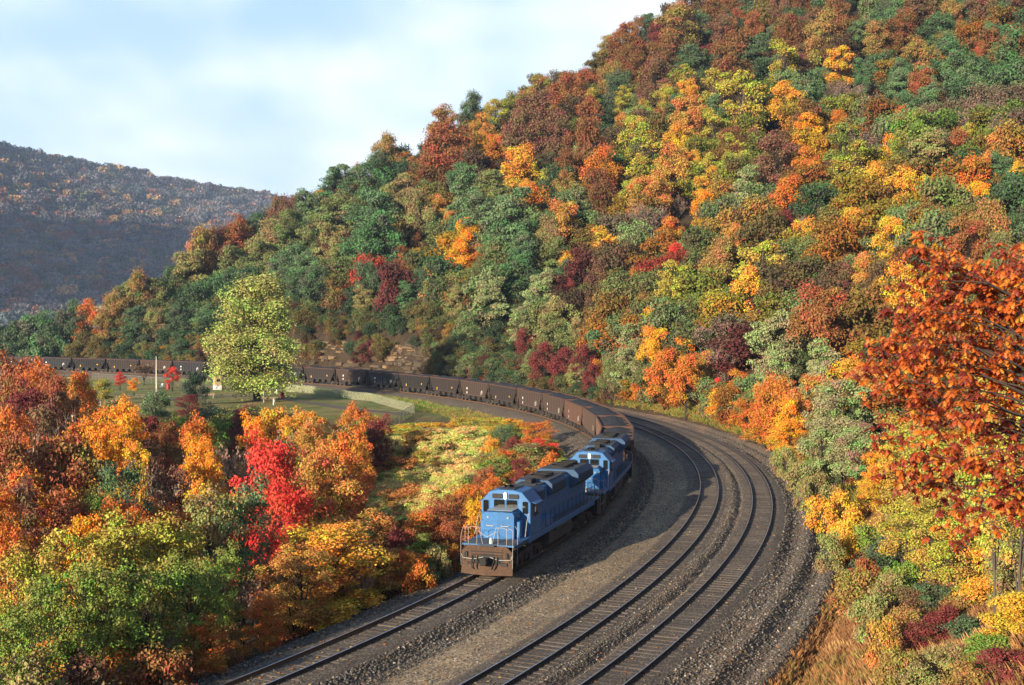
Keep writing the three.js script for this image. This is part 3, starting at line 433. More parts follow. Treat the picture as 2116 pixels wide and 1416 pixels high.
{ // the far mountainside: one wood of small crowns
  const w = new Leaves(0.15), r = rng(8); for (let c = 0; c < 9; c++) { const a = c * 2.4, p = V3(Math.cos(a) * 0.5, 0.55 + 0.5 * r(), Math.sin(a) * 0.5); for (let i = 0; i < 26; i++) { const d = dir(r), n = dir(r); n.y += 0.6; w.add(p.clone().addScaledVector(d, 0.42), n.normalize(), 0.34, r, 0.8 + 0.4 * r()); } }
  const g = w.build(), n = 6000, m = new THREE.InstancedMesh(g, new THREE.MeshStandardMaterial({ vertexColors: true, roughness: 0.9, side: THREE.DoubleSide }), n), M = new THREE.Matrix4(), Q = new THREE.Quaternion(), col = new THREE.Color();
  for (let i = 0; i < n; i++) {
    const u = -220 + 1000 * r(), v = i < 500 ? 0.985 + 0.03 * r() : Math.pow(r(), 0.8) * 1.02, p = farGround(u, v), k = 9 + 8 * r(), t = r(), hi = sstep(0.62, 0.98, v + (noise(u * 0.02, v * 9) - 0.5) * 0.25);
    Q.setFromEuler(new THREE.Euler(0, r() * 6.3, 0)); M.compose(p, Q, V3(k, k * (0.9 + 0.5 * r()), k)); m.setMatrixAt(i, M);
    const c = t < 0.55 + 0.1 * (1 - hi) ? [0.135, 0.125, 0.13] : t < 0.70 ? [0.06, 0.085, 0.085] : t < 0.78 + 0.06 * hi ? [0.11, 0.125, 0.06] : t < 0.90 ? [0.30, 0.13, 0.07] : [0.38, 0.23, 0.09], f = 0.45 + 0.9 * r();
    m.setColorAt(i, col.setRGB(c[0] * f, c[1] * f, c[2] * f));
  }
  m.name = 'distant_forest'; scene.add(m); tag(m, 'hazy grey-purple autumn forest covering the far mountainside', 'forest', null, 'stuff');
}

// ───────────────────────── trees and bushes of the valley, the park edge and the near bank ─────────────────────────
// kind form column top-row depth width; a label where the thing is easy to name
const SINGLE = `
L feather 60 1128 50 210 | L feather 165 1092 56 230 | L feather 262 1062 58 250 | L feather 345 1056 60 220 | q feather 432 1008 63 190 | l feather 120 1175 47 200 | l feather 205 1165 47 190 | l feather 300 1170 48 200 | l feather 385 1150 51 180 | l feather 28 1230 43 180
G feather 500 985 66 160 | l feather 455 1120 55 120 | g feather 250 950 78 150 | l feather 205 1010 74 110 | O fine 350 1240 62 150 | O fine 180 1260 58 160 | Y bush 430 1270 64 110 | R fine 60 1250 56 130
O fine 398 1285 50 160 | c bush 290 1300 49 130 | O bush 225 1330 47 150 | R bush 330 1350 46 160 | O bush 110 1330 47 150 | O fine 95 1255 52 120 | D bush 160 1370 44 200 | o bush 470 1290 56 120 | O bush 545 1300 60 90 | q bush 60 1380 42 200 | R bush 455 1345 53 90
Y feather 640 1085 68 200 | T feather 735 1058 70 210 | T feather 690 1120 65 230 | Y bush 600 1140 68 120 | o fine 560 1170 64 150 | T bush 640 1240 61 150 | Y bush 730 1230 64 160 | T bush 800 1210 68 100 | T bush 590 1270 60 120 | Y bush 690 1270 61 150 | Y feather 690 1082 64 240 | T feather 612 1130 60 190 | T fine 790 1125 66 120 | O fine 545 1235 55 110
r fine 560 905 84 190 | r fine 545 985 79 150 | r fine 588 1010 78 110 | r airy 520 1060 73 110 | r bush 600 1080 74 90
T fine 655 930 93 130 | O fine 708 900 98 125 | T airy 690 960 86 140 | O fine 735 838 118 80
y fine 240 830 116 110 | y fine 262 850 112 100 | y fine 205 868 106 110 | O fine 160 862 112 150 | O fine 130 900 108 110 | Y fine 285 905 104 80
R fine 120 892 86 230 | o fine 175 905 88 180 | O fine 70 960 80 180 | R fine 40 905 84 150 | O bush 60 1050 72 170 | R bush 150 1030 74 180 | T fine 230 1010 80 120 | O bush 250 1035 72 120 | y bush 170 1060 68 120 | D fine 15 1000 70 140
O fine 405 862 104 90 | y fine 412 900 101 90 | y fine 420 950 96 90 | Y fine 430 985 90 130 | T bush 440 1030 80 120 | D fine 350 960 92 120 | O bush 335 1040 84 120 | O bush 395 1050 80 110
W bare 350 872 104 120 | B bare 470 842 114 130 | W stark 120 785 112 200 | W stark 168 800 112 150 | W stark 70 800 116 130 | B bare 90 870 110 150 | W bare 590 862 122 130 | B bare 540 1150 62 110 | W bare 780 1120 69 80
c fine 312 852 124 80 | R fine 345 868 118 80 | D fine 300 900 110 90 | Y fine 560 838 132 110 | y fine 525 858 128 90 | Y fine 610 852 128 90 | T fine 640 872 122 80
p fine 662 872 132 90 | L fine 700 890 126 90 | q fine 725 870 138 80 | O fine 675 862 140 60 | L bush 762 855 148 90 | Y fine 640 845 150 70 | q fine 590 905 112 90
c fine 782 862 142 75 | c bush 762 880 140 60 | R fine 742 905 124 70 
R fine 905 1040 76 130 | O fine 868 1058 74 110 | R fine 930 1075 73 80 | R fine 815 1072 71 100 | c bush 812 1105 69 80 | l airy 870 1100 69 80 | O fine 850 1135 67 95 | O bush 862 1170 65 80 | q bush 905 1140 68 70 | g bush 880 1185 66 70 | O bush 925 1130 70 60 | o bush 770 1240 66 90
R bush 1000 968 100 80 | O bush 960 1000 92 90 | R bush 930 1020 86 90 | O bush 1020 985 96 70 | y bush 985 1040 84 60
r fine 1122 905 124 75 | O bush 1140 940 118 60 | c fine 1062 905 122 55 | g fine 1040 880 134 60 | c bush 1075 945 110 50 | O bush 1090 900 128 45 | l bush 1160 950 114 50 | Y bush 1018 905 128 60
R fine 40 735 150 150 | O fine 82 752 146 110 | R fine 110 770 140 110 | O fine 155 762 146 90 | R fine 15 770 130 130 | c fine 55 800 122 120 | O fine 20 850 104 120 | R fine 0 900 84 140 | D fine 90 830 116 130 | O fine 185 800 150 60 | R fine 130 800 136 90 | c bush 40 1000 76 120 | O fine 0 1010 66 110
W bare 742 1150 64 60 | W bare 330 1260 49 70 | B bare 395 1230 53 70 | W bare 838 1110 68 45 | B bare 655 1130 66 70 | B bare 300 1180 55 70 | W bare 250 940 90 60 | B bare 440 890 98 60 | W bare 520 870 116 70
G fine 30 832 168 70 | g bush 430 838 172 130 | l bush 470 850 168 120 | l bush 420 868 150 110 | q bush 500 832 182 110 | c bush 495 842 166 60 | l bush 380 852 160 110 | G bush 320 812 190 70 | c bush 388 814 188 60 | l bush 350 860 150 90 | q bush 230 822 182 90 
`;
SINGLE.trim().split(/\s*[|\n]\s*/).forEach((t) => { const [sp, form, px, top_, Z, w] = t.split(' '); stand(+px, +top_, +Z, +w, sp, form, { px: +px, py: +top_ + 40, w: +w, zone: 'valley' }); });
// pale bushes that cover the bank inside the bend
{
  const r = rng(31); let k = 0;
  for (let i = 0; i < 3000 && k < 340; i++) {
    const s = 58 + 125 * r(), d = -6.5 - 26 * r(), p = trackAt(s, d), y = ground(p.x, p.Z), [px, py] = toPixel(V3(p.x, y + 1, -p.Z)); if (p.Z < 92 || p.Z > 172 || px < 745 || px > 1120 || py < 858 || (px > 1040 && r() < 0.6)) continue;
    const t = r(), sp = py < 900 ? (t < 0.35 ? 'Y' : t < 0.8 ? 'L' : 'q') : px > 1010 ? 'OqLl'[Math.floor(r() * 4)] : t < 0.82 ? 'p' : t < 0.94 ? 'L' : t < 0.97 ? 'q' : 'T';
    const tall = p.Z < 150 && r() < 0.5, h = (tall ? 2.8 + 1.6 * r() : 1.6 + 1.2 * r()) * (p.Z > 150 ? 0.6 : 1); plant(tall ? 'fine' : 'bush', sp, V3(p.x, y, -p.Z), h, 3.6 + 2.8 * r(), { px, py: py - 20, w: 80, zone: 'bank', name: 'pale_shrub' }); k++; if (tall) k += 0.3;
  }
}
const NEAR = `
s fine 1752 778 112 160 | s fine 1712 812 108 120 | s fine 1800 800 116 110 | s airy 1695 860 102 100 | s airy 1740 860 100 110 | s airy 1775 880 98 90
O fine 1650 842 132 90 | y fine 1632 868 124 90 | O fine 1580 838 140 100 | O fine 1545 820 150 90 | y fine 1500 800 160 90 | O fine 1610 790 146 110 | T fine 1690 770 134 110 | Y fine 1760 740 128 120
y fine 1822 930 92 90 | Y fine 1800 985 88 80 | Y fine 1850 905 88 110 | L feather 1880 862 84 160 | L fine 1930 880 80 150 | L feather 1872 1010 62 150 | L feather 1925 1030 58 170 | L fine 1975 1065 55 150 | L airy 1950 1015 60 150 | L fine 2060 770 46 180 | L fine 2110 820 43 180 | L fine 1990 900 66 160 | q fine 2050 980 56 170
Y bush 1700 1035 84 90 | Y bush 1735 1020 86 90 | o bush 1770 1190 58 110 | q bush 1800 1240 52 90 | T bush 1830 1290 46 80 | o bush 1860 1350 41 110 | R bush 1790 1160 61 70 | q bush 1720 1110 70 70 | q bush 1690 985 94 80 | Y bush 1760 1060 78 90 | q bush 1650 960 102 70 | q bush 1620 930 112 60 | l bush 1690 950 104 60 | l bush 1800 1090 72 90 | q bush 1665 1000 92 50 | Y bush 1745 1085 73 70
g bush 1835 1110 66 100 | g bush 1800 1150 62 90 | l bush 1870 1170 58 100 | q bush 1840 1190 56 100 | D bush 1890 1220 54 100 | g bush 1930 1210 54 110 | o bush 1870 1260 50 110 | c bush 1960 1270 48 110 | c bush 1910 1290 47 90 | o bush 2010 1230 50 120 | Y bush 2030 1200 50 120 | q bush 2090 1160 48 130 | Y bush 2085 1290 41 130 | l bush 2050 1330 39 130 | q bush 1960 1340 41 120 | c bush 2085 1375 36 150 | o bush 2010 1380 37 130 | q bush 1900 1375 40 110 | Y bush 2110 1230 42 130 | g bush 2000 1290 45 110 | q bush 2100 1100 52 130 | Y bush 2060 1120 54 130
`;
NEAR.trim().split(/\s*[|\n]\s*/).forEach((t) => { const [sp, form, px, top_, Z, w] = t.split(' '); stand(+px, +top_, +Z, +w, sp, form, { px: +px, py: +top_ + 40, w: +w, zone: 'near' }); });
// trees beyond the far end of the line, at the foot of the mountain
for (const [px, tp, w, sp] of [[20, 668, 90, 'g'], [75, 645, 90, 'G'], [125, 640, 80, 'g'], [160, 630, 60, 'g'], [-25, 660, 90, 'G'], [50, 660, 70, 'g'], [100, 655, 70, 'G'], [0, 690, 80, 'g'], [180, 625, 62, 'O']]) stand(px, tp, 372, w, sp, sp === 'O' ? 'round' : px % 2 ? 'round' : 'layer', { px, py: tp + 30, w, zone: 'far' });
// park trees
const parkTree = (px, pyTop, pyFoot, w, sp, form, label, name) => { const Z = (HC + 0.85) / (pyFoot - YH) * F * 0.995; stand(px, pyTop, Z, w, sp, form, { label, name, px, py: pyTop + 20, w, zone: 'park' }); };
parkTree(530, 570, 829, 215, 'w', 'willow', 'tall wide pale green tree standing alone on the park lawn', 'willow_tree');
parkTree(403, 775, 838, 62, 'S', 'bush', 'dense dark evergreen bush at the edge of the park lawn', 'yew_bush');
parkTree(247, 770, 806, 28, 'r', 'airy', 'small red maple with white trunk on the lawn', 'maple_tree'); parkTree(276, 782, 818, 28, 'y', 'airy', 'small golden maple with white trunk on the lawn', 'maple_tree'); parkTree(355, 757, 808, 34, 'r', 'airy', 'small red and orange maple beyond the flagpole on the lawn', 'maple_tree'); parkTree(212, 782, 836, 42, 'L', 'ovate', 'small yellow-green cone-shaped tree at the lawn edge', 'maple_tree'); parkTree(296, 738, 797, 62, 'D', 'bare', 'dark half-bare tree beside the railway in the park', 'bare_tree');

// ───────────────────────── the train ─────────────────────────
const grime = dataTex(512, (u, v, i, j) => { const n = tfbm(u, v, 6, 6), st = tnoise(u * 60, v * 5, 60) * 0.6 + tnoise(u * 120, v * 11, 120) * 0.4, k = 0.72 + 0.30 * n + 0.16 * (st - 0.5) + (hash2(i, j) - 0.5) * 0.06; return [k, k, k * 0.99]; });
const rustTex = dataTex(512, (u, v, i, j) => { const n = tfbm(u, v, 10, 6), st = tnoise(u * 90, v * 6, 90), m = sstep(0.45, 0.7, n * 0.7 + st * 0.3), k = 0.75 + 0.35 * tnoise(u * 200, v * 200, 200); return [lerp(0.62, 1, m) * k, lerp(0.60, 0.80, m) * k, lerp(0.62, 0.66, m) * k]; });
const M = {
  blue: new THREE.MeshStandardMaterial({ color: C(0.034, 0.175, 0.45), map: grime, roughness: 0.55, side: THREE.DoubleSide }), roof: std(0.05, 0.056, 0.068, 0.85, { map: grime }), soot: std(0.022, 0.021, 0.022, 0.9), deck: std(0.085, 0.10, 0.13, 0.9, { map: grime }),
  black: std(0.018, 0.018, 0.02, 0.7), glass: new THREE.MeshStandardMaterial({ color: C(0.012, 0.014, 0.015), roughness: 0.06, side: THREE.DoubleSide }), rubber: std(0.02, 0.02, 0.02, 0.9), steel: std(0.30, 0.29, 0.28, 0.5), hump: new THREE.MeshStandardMaterial({ color: C(0.03, 0.085, 0.19), map: grime, roughness: 0.7, side: THREE.DoubleSide }), rail: std(0.42, 0.40, 0.37, 0.6), railBlue: std(0.03, 0.085, 0.20, 0.6),
  plow: std(0.135, 0.082, 0.054, 0.9, { map: rustTex }), rust: std(0.20, 0.095, 0.045, 0.9, { map: rustTex }), tank: std(0.055, 0.055, 0.062, 0.75, { map: grime }), truck: std(0.035, 0.028, 0.026, 0.85), wheel: std(0.09, 0.075, 0.065, 0.6), cream: std(0.72, 0.66, 0.52, 0.7), lamp: new THREE.MeshStandardMaterial({ color: C(0.8, 0.8, 0.75), emissive: C(1, 0.93, 0.8), emissiveIntensity: 1.6, roughness: 0.2 }), red: std(0.35, 0.02, 0.015, 0.5), grille: std(0.03, 0.055, 0.10, 0.85), white: std(0.78, 0.78, 0.74, 0.7), yellow: std(0.6, 0.36, 0.05, 0.7),
};
function wheelset(parent, z, r = 0.5) {
  const ax = part('axle', rod(V3(-0.8, r, z), V3(0.8, r, z), 0.08, 0.08, 8), M.wheel, parent);
  for (const s of [-1, 1]) { const g = new THREE.LatheGeometry([[0.08, -0.09], [0.14, -0.09], [0.2, -0.03], [r * 0.82, -0.03], [r * 0.86, -0.07], [r, -0.065], [r * 0.99, 0.05], [r * 0.86, 0.05], [r * 0.82, 0.01], [0.2, 0.01], [0.12, 0.08], [0.02, 0.08]].map(([a, b]) => new THREE.Vector2(a, b)), 24); g.rotateZ(s > 0 ? -Math.PI / 2 : Math.PI / 2); part('wheel', g.translate(s * 0.755, r, z), M.wheel, ax); }
}
function makeLoco() {
  const t = new THREE.Group(), S = [-1, 1];
  // underframe and running gear
  part('underframe', merge([bx(2.2, 0.42, 19.0, 0, 1.42, 0), bx(3.06, 0.10, 19.3, 0, 1.70, 0), ...S.map((s) => bx(0.05, 0.32, 15.2, s * 1.52, 1.58, -0.6))]), M.blue, t);
  part('walkway', merge([...S.map((s) => bx(0.66, 0.02, 14.6, s * 1.19, 1.765, -1.2)), bx(2.9, 0.02, 1.7, 0, 1.765, 8.85), bx(2.9, 0.02, 1.5, 0, 1.765, -9.0)]), M.deck, t);
  part('fuel_tank', merge([slab([[-1.38, 0.55], [-1.1, 0.36], [1.1, 0.36], [1.38, 0.55], [1.42, 1.1], [1.3, 1.3], [-1.3, 1.3], [-1.42, 1.1]], 5.2, 0.03).translate(0, 0, -2.9)]), M.tank, t);
  part('air_reservoir', merge(S.map((s) => { const g = new THREE.CapsuleGeometry(0.2, 3.2, 6, 12); g.rotateX(Math.PI / 2); return g.translate(s * 1.34, 1.32, -0.6); })), M.tank, t);
  for (const [z0, sg] of [[6.0, 1], [-6.0, -1]]) {
    const tk = part('truck', merge([...S.map((s) => slab([[-2.55, 0.55], [-2.2, 0.4], [-1.35, 0.62], [-0.5, 0.42], [0.5, 0.42], [1.35, 0.62], [2.2, 0.4], [2.55, 0.55], [2.5, 0.86], [1.6, 0.98], [0.6, 1.08], [-0.6, 1.08], [-1.6, 0.98], [-2.5, 0.86]], 0.16, 0.02).rotateY(Math.PI / 2).translate(s * 1.16 - 0.08, 0, z0)), bx(2.3, 0.3, 0.6, 0, 0.85, z0), ...S.flatMap((s) => [-1.7, 0, 1.7].map((q) => bx(0.24, 0.36, 0.34, s * 1.24, 0.52, z0 + q))), ...S.flatMap((s) => [-0.85, 0.85].map((q) => rod(V3(s * 1.3, 0.55, z0 + q), V3(s * 1.3, 0.95, z0 + q), 0.1, 0.1, 10)))]), M.truck, t);
    for (const q of [-1.7, 0, 1.7]) wheelset(tk, z0 + q, 0.51);
  }
  // ends: pilot with ploughed foot, coupler, hoses, steps, footboards
  for (const sg of [1, -1]) {
    const z = sg * 9.72, e = new THREE.Group(); e.name = 'end_platform'; t.add(e); e.position.z = z; e.rotation.y = sg > 0 ? 0 : Math.PI;
    part('pilot', merge([slab([[-1.36, 0.52], [1.36, 0.52], [1.5, 0.75], [1.5, 1.36], [1.12, 1.7], [-1.12, 1.7], [-1.5, 1.36], [-1.5, 0.75]], 0.06), ...S.flatMap((q) => [0.35, 0.62, 0.9, 1.18].map((x) => bx(0.05, 0.05, 0.04, q * x, 1.5, 0.08)))]), M.plow, e);
    if (sg > 0) { const g = merge([bx(1.56, 0.62, 0.05, -0.74, 0.42, 0.22, { ry: -0.22, rx: -0.22 }), bx(1.56, 0.62, 0.05, 0.74, 0.42, 0.22, { ry: 0.22, rx: -0.22 })]); part('snow_plough', g, M.plow, e); }
    part('dark_recess_panels', merge([bx(0.8, 0.5, 0.04, 0, 1.0, 0.07), bx(0.3, 0.34, 0.04, -0.8, 0.96, 0.07), bx(0.3, 0.34, 0.04, 0.78, 0.96, 0.07), bx(1.9, 0.06, 0.05, 0, 1.36, 0.08), bx(0.06, 0.5, 0.05, -1.3, 1.05, 0.08), bx(0.06, 0.5, 0.05, 1.3, 1.05, 0.08), bx(0.24, 0.42, 0.1, -0.5, 0.78, 0.12, { rz: 0.2 }), bx(0.24, 0.42, 0.1, 0.5, 0.78, 0.12, { rz: -0.2 }), bx(0.5, 0.16, 0.1, 0.95, 0.72, 0.12), bx(0.34, 0.14, 0.1, -0.98, 0.7, 0.12), bx(0.12, 0.3, 0.12, 1.18, 1.2, 0.12), bx(0.12, 0.3, 0.12, -1.18, 1.2, 0.12)]), M.black, e);  // black panels put the shade of recesses into colour; bars and fittings share it
    part('foot_board', merge([bx(1.0, 0.05, 0.28, 0, 1.735, 0.2)]), M.deck, e);
    const cp = part('coupler', merge([bx(0.3, 0.28, 0.7, 0, 0.92, 0.3), bx(0.42, 0.42, 0.26, 0.02, 0.92, 0.66, { ch: 0.06 }), bx(0.16, 0.34, 0.2, 0.16, 0.92, 0.82, { ch: 0.05 }), rod(V3(-0.9, 1.22, 0.2), V3(0.9, 1.22, 0.2), 0.02)]), M.soot, e);
    for (const x of [-0.85, -0.55, 0.42, 0.62]) part('air_hose', tubeThrough([V3(x, 1.12, 0.08), V3(x + 0.05, 0.9, 0.3), V3(x * 0.92, 0.55, 0.36), V3(x * 0.8, 0.42, 0.3)], 0.032, 6), M.rubber, e);
    for (const s of S) {
      const st = part('steps', merge([bx(0.5, 0.03, 0.34, s * 1.27, 0.5, -0.28), bx(0.5, 0.03, 0.34, s * 1.27, 0.84, -0.3), bx(0.5, 0.03, 0.34, s * 1.27, 1.18, -0.32), bx(0.5, 0.03, 0.34, s * 1.27, 1.48, -0.34), bx(0.03, 1.25, 0.4, s * 1.02, 1.08, -0.3), bx(0.5, 1.2, 0.03, s * 1.27, 1.1, -0.5)]), M.soot, e);
      part('grab_rail', tubeThrough([V3(s * 1.5, 0.55, 0.12), V3(s * 1.52, 1.3, 0.14), V3(s * 1.52, 2.15, 0.12), V3(s * 1.46, 2.62, -0.02), V3(s * 1.2, 2.68, -0.06)], 0.012, 6), M.rail, e);
      part('corner_rail', tubeThrough([V3(s * 1.54, 0.62, -0.62), V3(s * 1.55, 1.6, -0.62), V3(s * 1.55, 2.5, -0.66), V3(s * 1.36, 2.72, -0.75)], 0.012, 6), M.rail, e);
      part('uncoupling_lever', tubeThrough([V3(s * 0.2, 1.08, 0.12), V3(s * 0.7, 0.95, 0.14), V3(s * 1.4, 0.98, 0.12), V3(s * 1.48, 1.2, 0.1)], 0.018, 5), M.rail, e);
    }
    const posts = [-1.12, -0.62, 0.62, 1.12]; for (const x of posts) part('stanchion', rod(V3(x, 1.75, 0), V3(x, 2.68, 0), 0.013), M.rail, e);
    part('end_handrail', merge([tubeThrough([V3(-1.2, 2.6, -0.02), V3(-0.9, 2.72, 0), V3(-0.5, 2.7, 0)], 0.013), tubeThrough([V3(1.2, 2.6, -0.02), V3(0.9, 2.72, 0), V3(0.5, 2.7, 0)], 0.013), ...S.map((s) => rod(V3(s * 0.5, 2.7, 0), V3(s * 0.28, 1.78, 0), 0.013)), tubeThrough([V3(-0.55, 2.5, 0.02), V3(0, 2.2, 0.06), V3(0.55, 2.5, 0.02)], 0.014)]), M.rail, e);
  }
  part('warning_lamp', merge([new THREE.CylinderGeometry(0.08, 0.09, 0.24, 10).translate(0.16, 1.92, 9.6), new THREE.SphereGeometry(0.07, 10, 8).translate(0.16, 2.06, 9.6)]), M.cream, t);
  // short hood (nose): V-shaped front, flat top sloping a little forward
  const nose = part('nose', merge(S.map((h) => { const g = new THREE.ExtrudeGeometry(new THREE.Shape([[0, 0], [0.93 * h, 0], [0.93 * h, 1.34], [0.84 * h, 1.48], [0, 1.53]].map(([a, b]) => new THREE.Vector2(a, b))), { depth: 1.48, bevelEnabled: false }), p = g.attributes.position; for (let i = 0; i < p.count; i++) if (p.getZ(i) > 0.6) p.setZ(i, p.getZ(i) - Math.abs(p.getX(i)) * 0.20); g.computeVertexNormals(); return g.translate(0, 1.76, 6.55); })), M.blue, t);
  g2(nose);
  function g2(n) {
    part('nose_top', bx(1.5, 0.02, 1.1, 0, 3.32, 7.06, { ch: 0.004 }), std(0.30, 0.36, 0.42, 0.6), n);
    for (const s of S) { part('nose_grab_iron', tubeThrough([V3(s * 0.22, 2.55, 8.03 - 0.05), V3(s * 0.24, 2.5, 8.06), V3(s * 0.66, 2.5, 7.97), V3(s * 0.68, 2.55, 7.9)], 0.024, 6), M.rail, n); part('class_lamp', new THREE.CylinderGeometry(0.06, 0.07, 0.08, 12).rotateX(Math.PI / 2).translate(s * 0.6, 2.98, 7.92), M.steel, n); part('side_box', bx(0.26, 0.95, 0.5, s * 1.06, 2.25, 7.3, { ch: 0.03 }), M.blue, n); part('nose_grab_iron', tubeThrough([V3(s * 0.94, 3.02, 7.3), V3(s * 0.99, 2.96, 7.3), V3(s * 0.99, 2.96, 7.0), V3(s * 0.94, 3.02, 7.0)], 0.018, 5), M.rail, n); }
  }
  // cab: sloping roof sides, four front panes, number boards, twin headlights
  const W = 1.50, outline = [[-W, 1.76], [W, 1.76], [W, 3.66], [0.98, 4.24], [0.45, 4.36], [-0.45, 4.36], [-0.98, 4.24], [-W, 3.66]];
  const cab = part('cab', slab(outline, 2.05, 0.025).translate(0, 0, 4.45), M.blue, t), zf = 6.53;
  const pane = (w, h, x, y, z, ry = 0, name = 'windshield_pane') => { const f = part(name, plate(w + 0.07, h + 0.07, 0.09, 0.012, 0.006).rotateY(ry).translate(x, y, z), M.blue, cab); part('glass', plate(w, h, 0.07, 0.008, 0.004).rotateY(ry).translate(x + Math.sin(ry) * 0.016, y, z + Math.cos(ry) * 0.016), M.glass, f); return f; };
  pane(0.66, 0.46, -0.38, 3.55, zf); pane(0.66, 0.46, 0.38, 3.55, zf);
  for (const s of S) pane(0.34, 0.70, s * 1.20, 3.38, zf, 0, 'front_side_window');
  for (const s of S) { const nb = part('number_board', plate(0.62, 0.27, 0.07, 0.05).translate(s * 0.50, 3.99, zf), M.black, cab); }
  const hl = part('headlight_housing', plate(0.2, 0.42, 0.08, 0.08).translate(0, 4.02, zf), M.rail, cab);
  for (const y of [3.92, 4.11]) part('headlamp', new THREE.CylinderGeometry(0.078, 0.078, 0.03, 16).rotateX(Math.PI / 2).translate(0, y, zf + 0.11), M.lamp, hl);
  part('wiper', merge(S.map((s) => rod(V3(s * 0.38, 3.80, zf + 0.04), V3(s * 0.5, 3.42, zf + 0.045), 0.008, 0.008, 4))), M.black, cab);
  for (const s of S) {
    const f = part('side_window', plate(0.62, 0.6, 0.06, 0.012).rotateY(s * Math.PI / 2).translate(s * (W + 0.012), 3.22, 5.5), M.black, cab); part('glass', plate(0.52, 0.5, 0.05, 0.008).rotateY(s * Math.PI / 2).translate(s * (W + 0.03), 3.22, 5.5), M.glass, f);
    part('sunshade', bx(0.26, 0.03, 1.5, s * (W + 0.13), 3.62, 5.5, { rz: -s * 0.35 }), M.blue, cab); part('arm_rest', bx(0.1, 0.06, 0.9, s * (W + 0.05), 2.88, 5.5), M.black, cab);
    part('mirror', bx(0.02, 0.3, 0.14, s * (W + 0.14), 3.25, 6.0), M.steel, cab);
  }
  const horn = part('air_horn', merge([bx(0.2, 0.08, 0.3, 0.1, 4.76, 5.7), ...[-0.2, 0, 0.2].map((x) => new THREE.ConeGeometry(0.09, 0.42, 10, 1, true).rotateX(-Math.PI / 2).translate(0.1 + x, 4.86, 5.75 + Math.abs(x))), bx(0.5, 0.04, 0.1, -0.5, 4.74, 5.9)]), M.soot, cab); horn.position.y = -0.34;
  part('cab_roof', bx(0.96, 0.02, 1.9, 0, 4.385, 5.48, { ch: 0.004 }), M.roof, cab);
  // walkway-high battery boxes behind the cab steps
  for (const s of S) part('equipment_box', bx(0.52, 0.55, 2.4, s * 1.22, 2.04, 3.1, { ch: 0.02 }), M.blue, t);
  // long hood
  const hood = part('long_hood', merge([slab([[-0.9, 1.76], [0.9, 1.76], [0.9, 4.25], [0.7, 4.42], [-0.7, 4.42], [-0.9, 4.25]], 12.55, 0.02).translate(0, 0, -8.15)]), M.blue, t); hood.scale.y = 0.875; hood.position.y = 1.76 * 0.125;
  part('hood_roof', merge([bx(1.5, 0.05, 12.3, 0, 4.455, -1.9)]), M.roof, hood);
  part('air_intake_section', merge([slab([[-1.02, 3.2], [1.02, 3.2], [1.28, 3.7], [1.28, 4.3], [0.95, 4.52], [-0.95, 4.52], [-1.28, 4.3], [-1.28, 3.7]], 1.35, 0.02).translate(0, 0, 2.9)]), M.hump, hood);
  for (const s of S) part('intake_grille', bx(0.02, 0.52, 1.1, s * 1.30, 4.0, 3.58), M.grille, hood);
  const dyn = part('dynamic_brake_housing', slab([[-0.95, 3.5], [0.95, 3.5], [1.22, 3.78], [1.22, 4.34], [0.95, 4.6], [-0.95, 4.6], [-1.22, 4.34], [-1.22, 3.78]], 3.3, 0.02).translate(0, 0, -2.2), M.hump, hood);
  const rad = part('radiator_housing', slab([[-0.95, 3.25], [0.95, 3.25], [1.5, 3.75], [1.5, 4.32], [1.2, 4.66], [-1.2, 4.66], [-1.5, 4.32], [-1.5, 3.75]], 3.9, 0.02).translate(0, 0, -7.95), M.hump, hood);
  for (const s of S) { part('brake_grille', bx(0.02, 0.42, 2.5, s * 1.24, 4.05, -0.55), M.grille, dyn); part('radiator_grille', bx(0.02, 0.46, 3.2, s * 1.52, 4.03, -6.0), M.grille, rad); }
  const fan = (z, y, r, par) => { const f = part('roof_fan', merge([new THREE.CylinderGeometry(r, r + 0.03, 0.18, 22, 1, true).translate(0, y, z), new THREE.TorusGeometry(r, 0.03, 6, 22).rotateX(Math.PI / 2).translate(0, y + 0.09, z), ...[0, 1, 2, 3].map((k) => bx(r * 2, 0.02, 0.05, 0, y + 0.06, z, { ry: k * Math.PI / 4 }))]), M.soot, par); return f; };
  fan(-0.0, 4.72, 0.55, dyn); fan(-1.3, 4.72, 0.55, dyn); for (const z of [-4.85, -6.05, -7.2]) fan(z, 4.78, 0.56, rad);
  part('exhaust_stack', merge([bx(0.42, 0.34, 0.95, 0, 4.62, 1.75, { ch: 0.03 })]), M.soot, hood);
  part('roof_panel', merge([...[-3.9, -3.3, -2.7, 2.4].map((z) => bx(1.25, 0.05, 0.5, 0, 4.50, z)), bx(2.0, 0.02, 2.9, 0, 4.625, -0.55), bx(2.3, 0.02, 3.5, 0, 4.685, -6.0), bx(1.7, 0.02, 1.2, 0, 4.545, 3.55)]), M.roof, hood);
  // hood doors, each its own
  for (const s of S) for (let i = 0; i < 17; i++) { const z = 2.45 - i * 0.62, dr = part('hood_door', bx(0.02, i > 10 ? 1.2 : 1.5, 0.57, s * 0.918, i > 10 ? 2.5 : 2.62, z, { ch: 0.008 }), M.blue, hood); part('latch', bx(0.02, 0.06, 0.05, s * 0.938, 2.7, z + 0.2), M.steel, dr); }
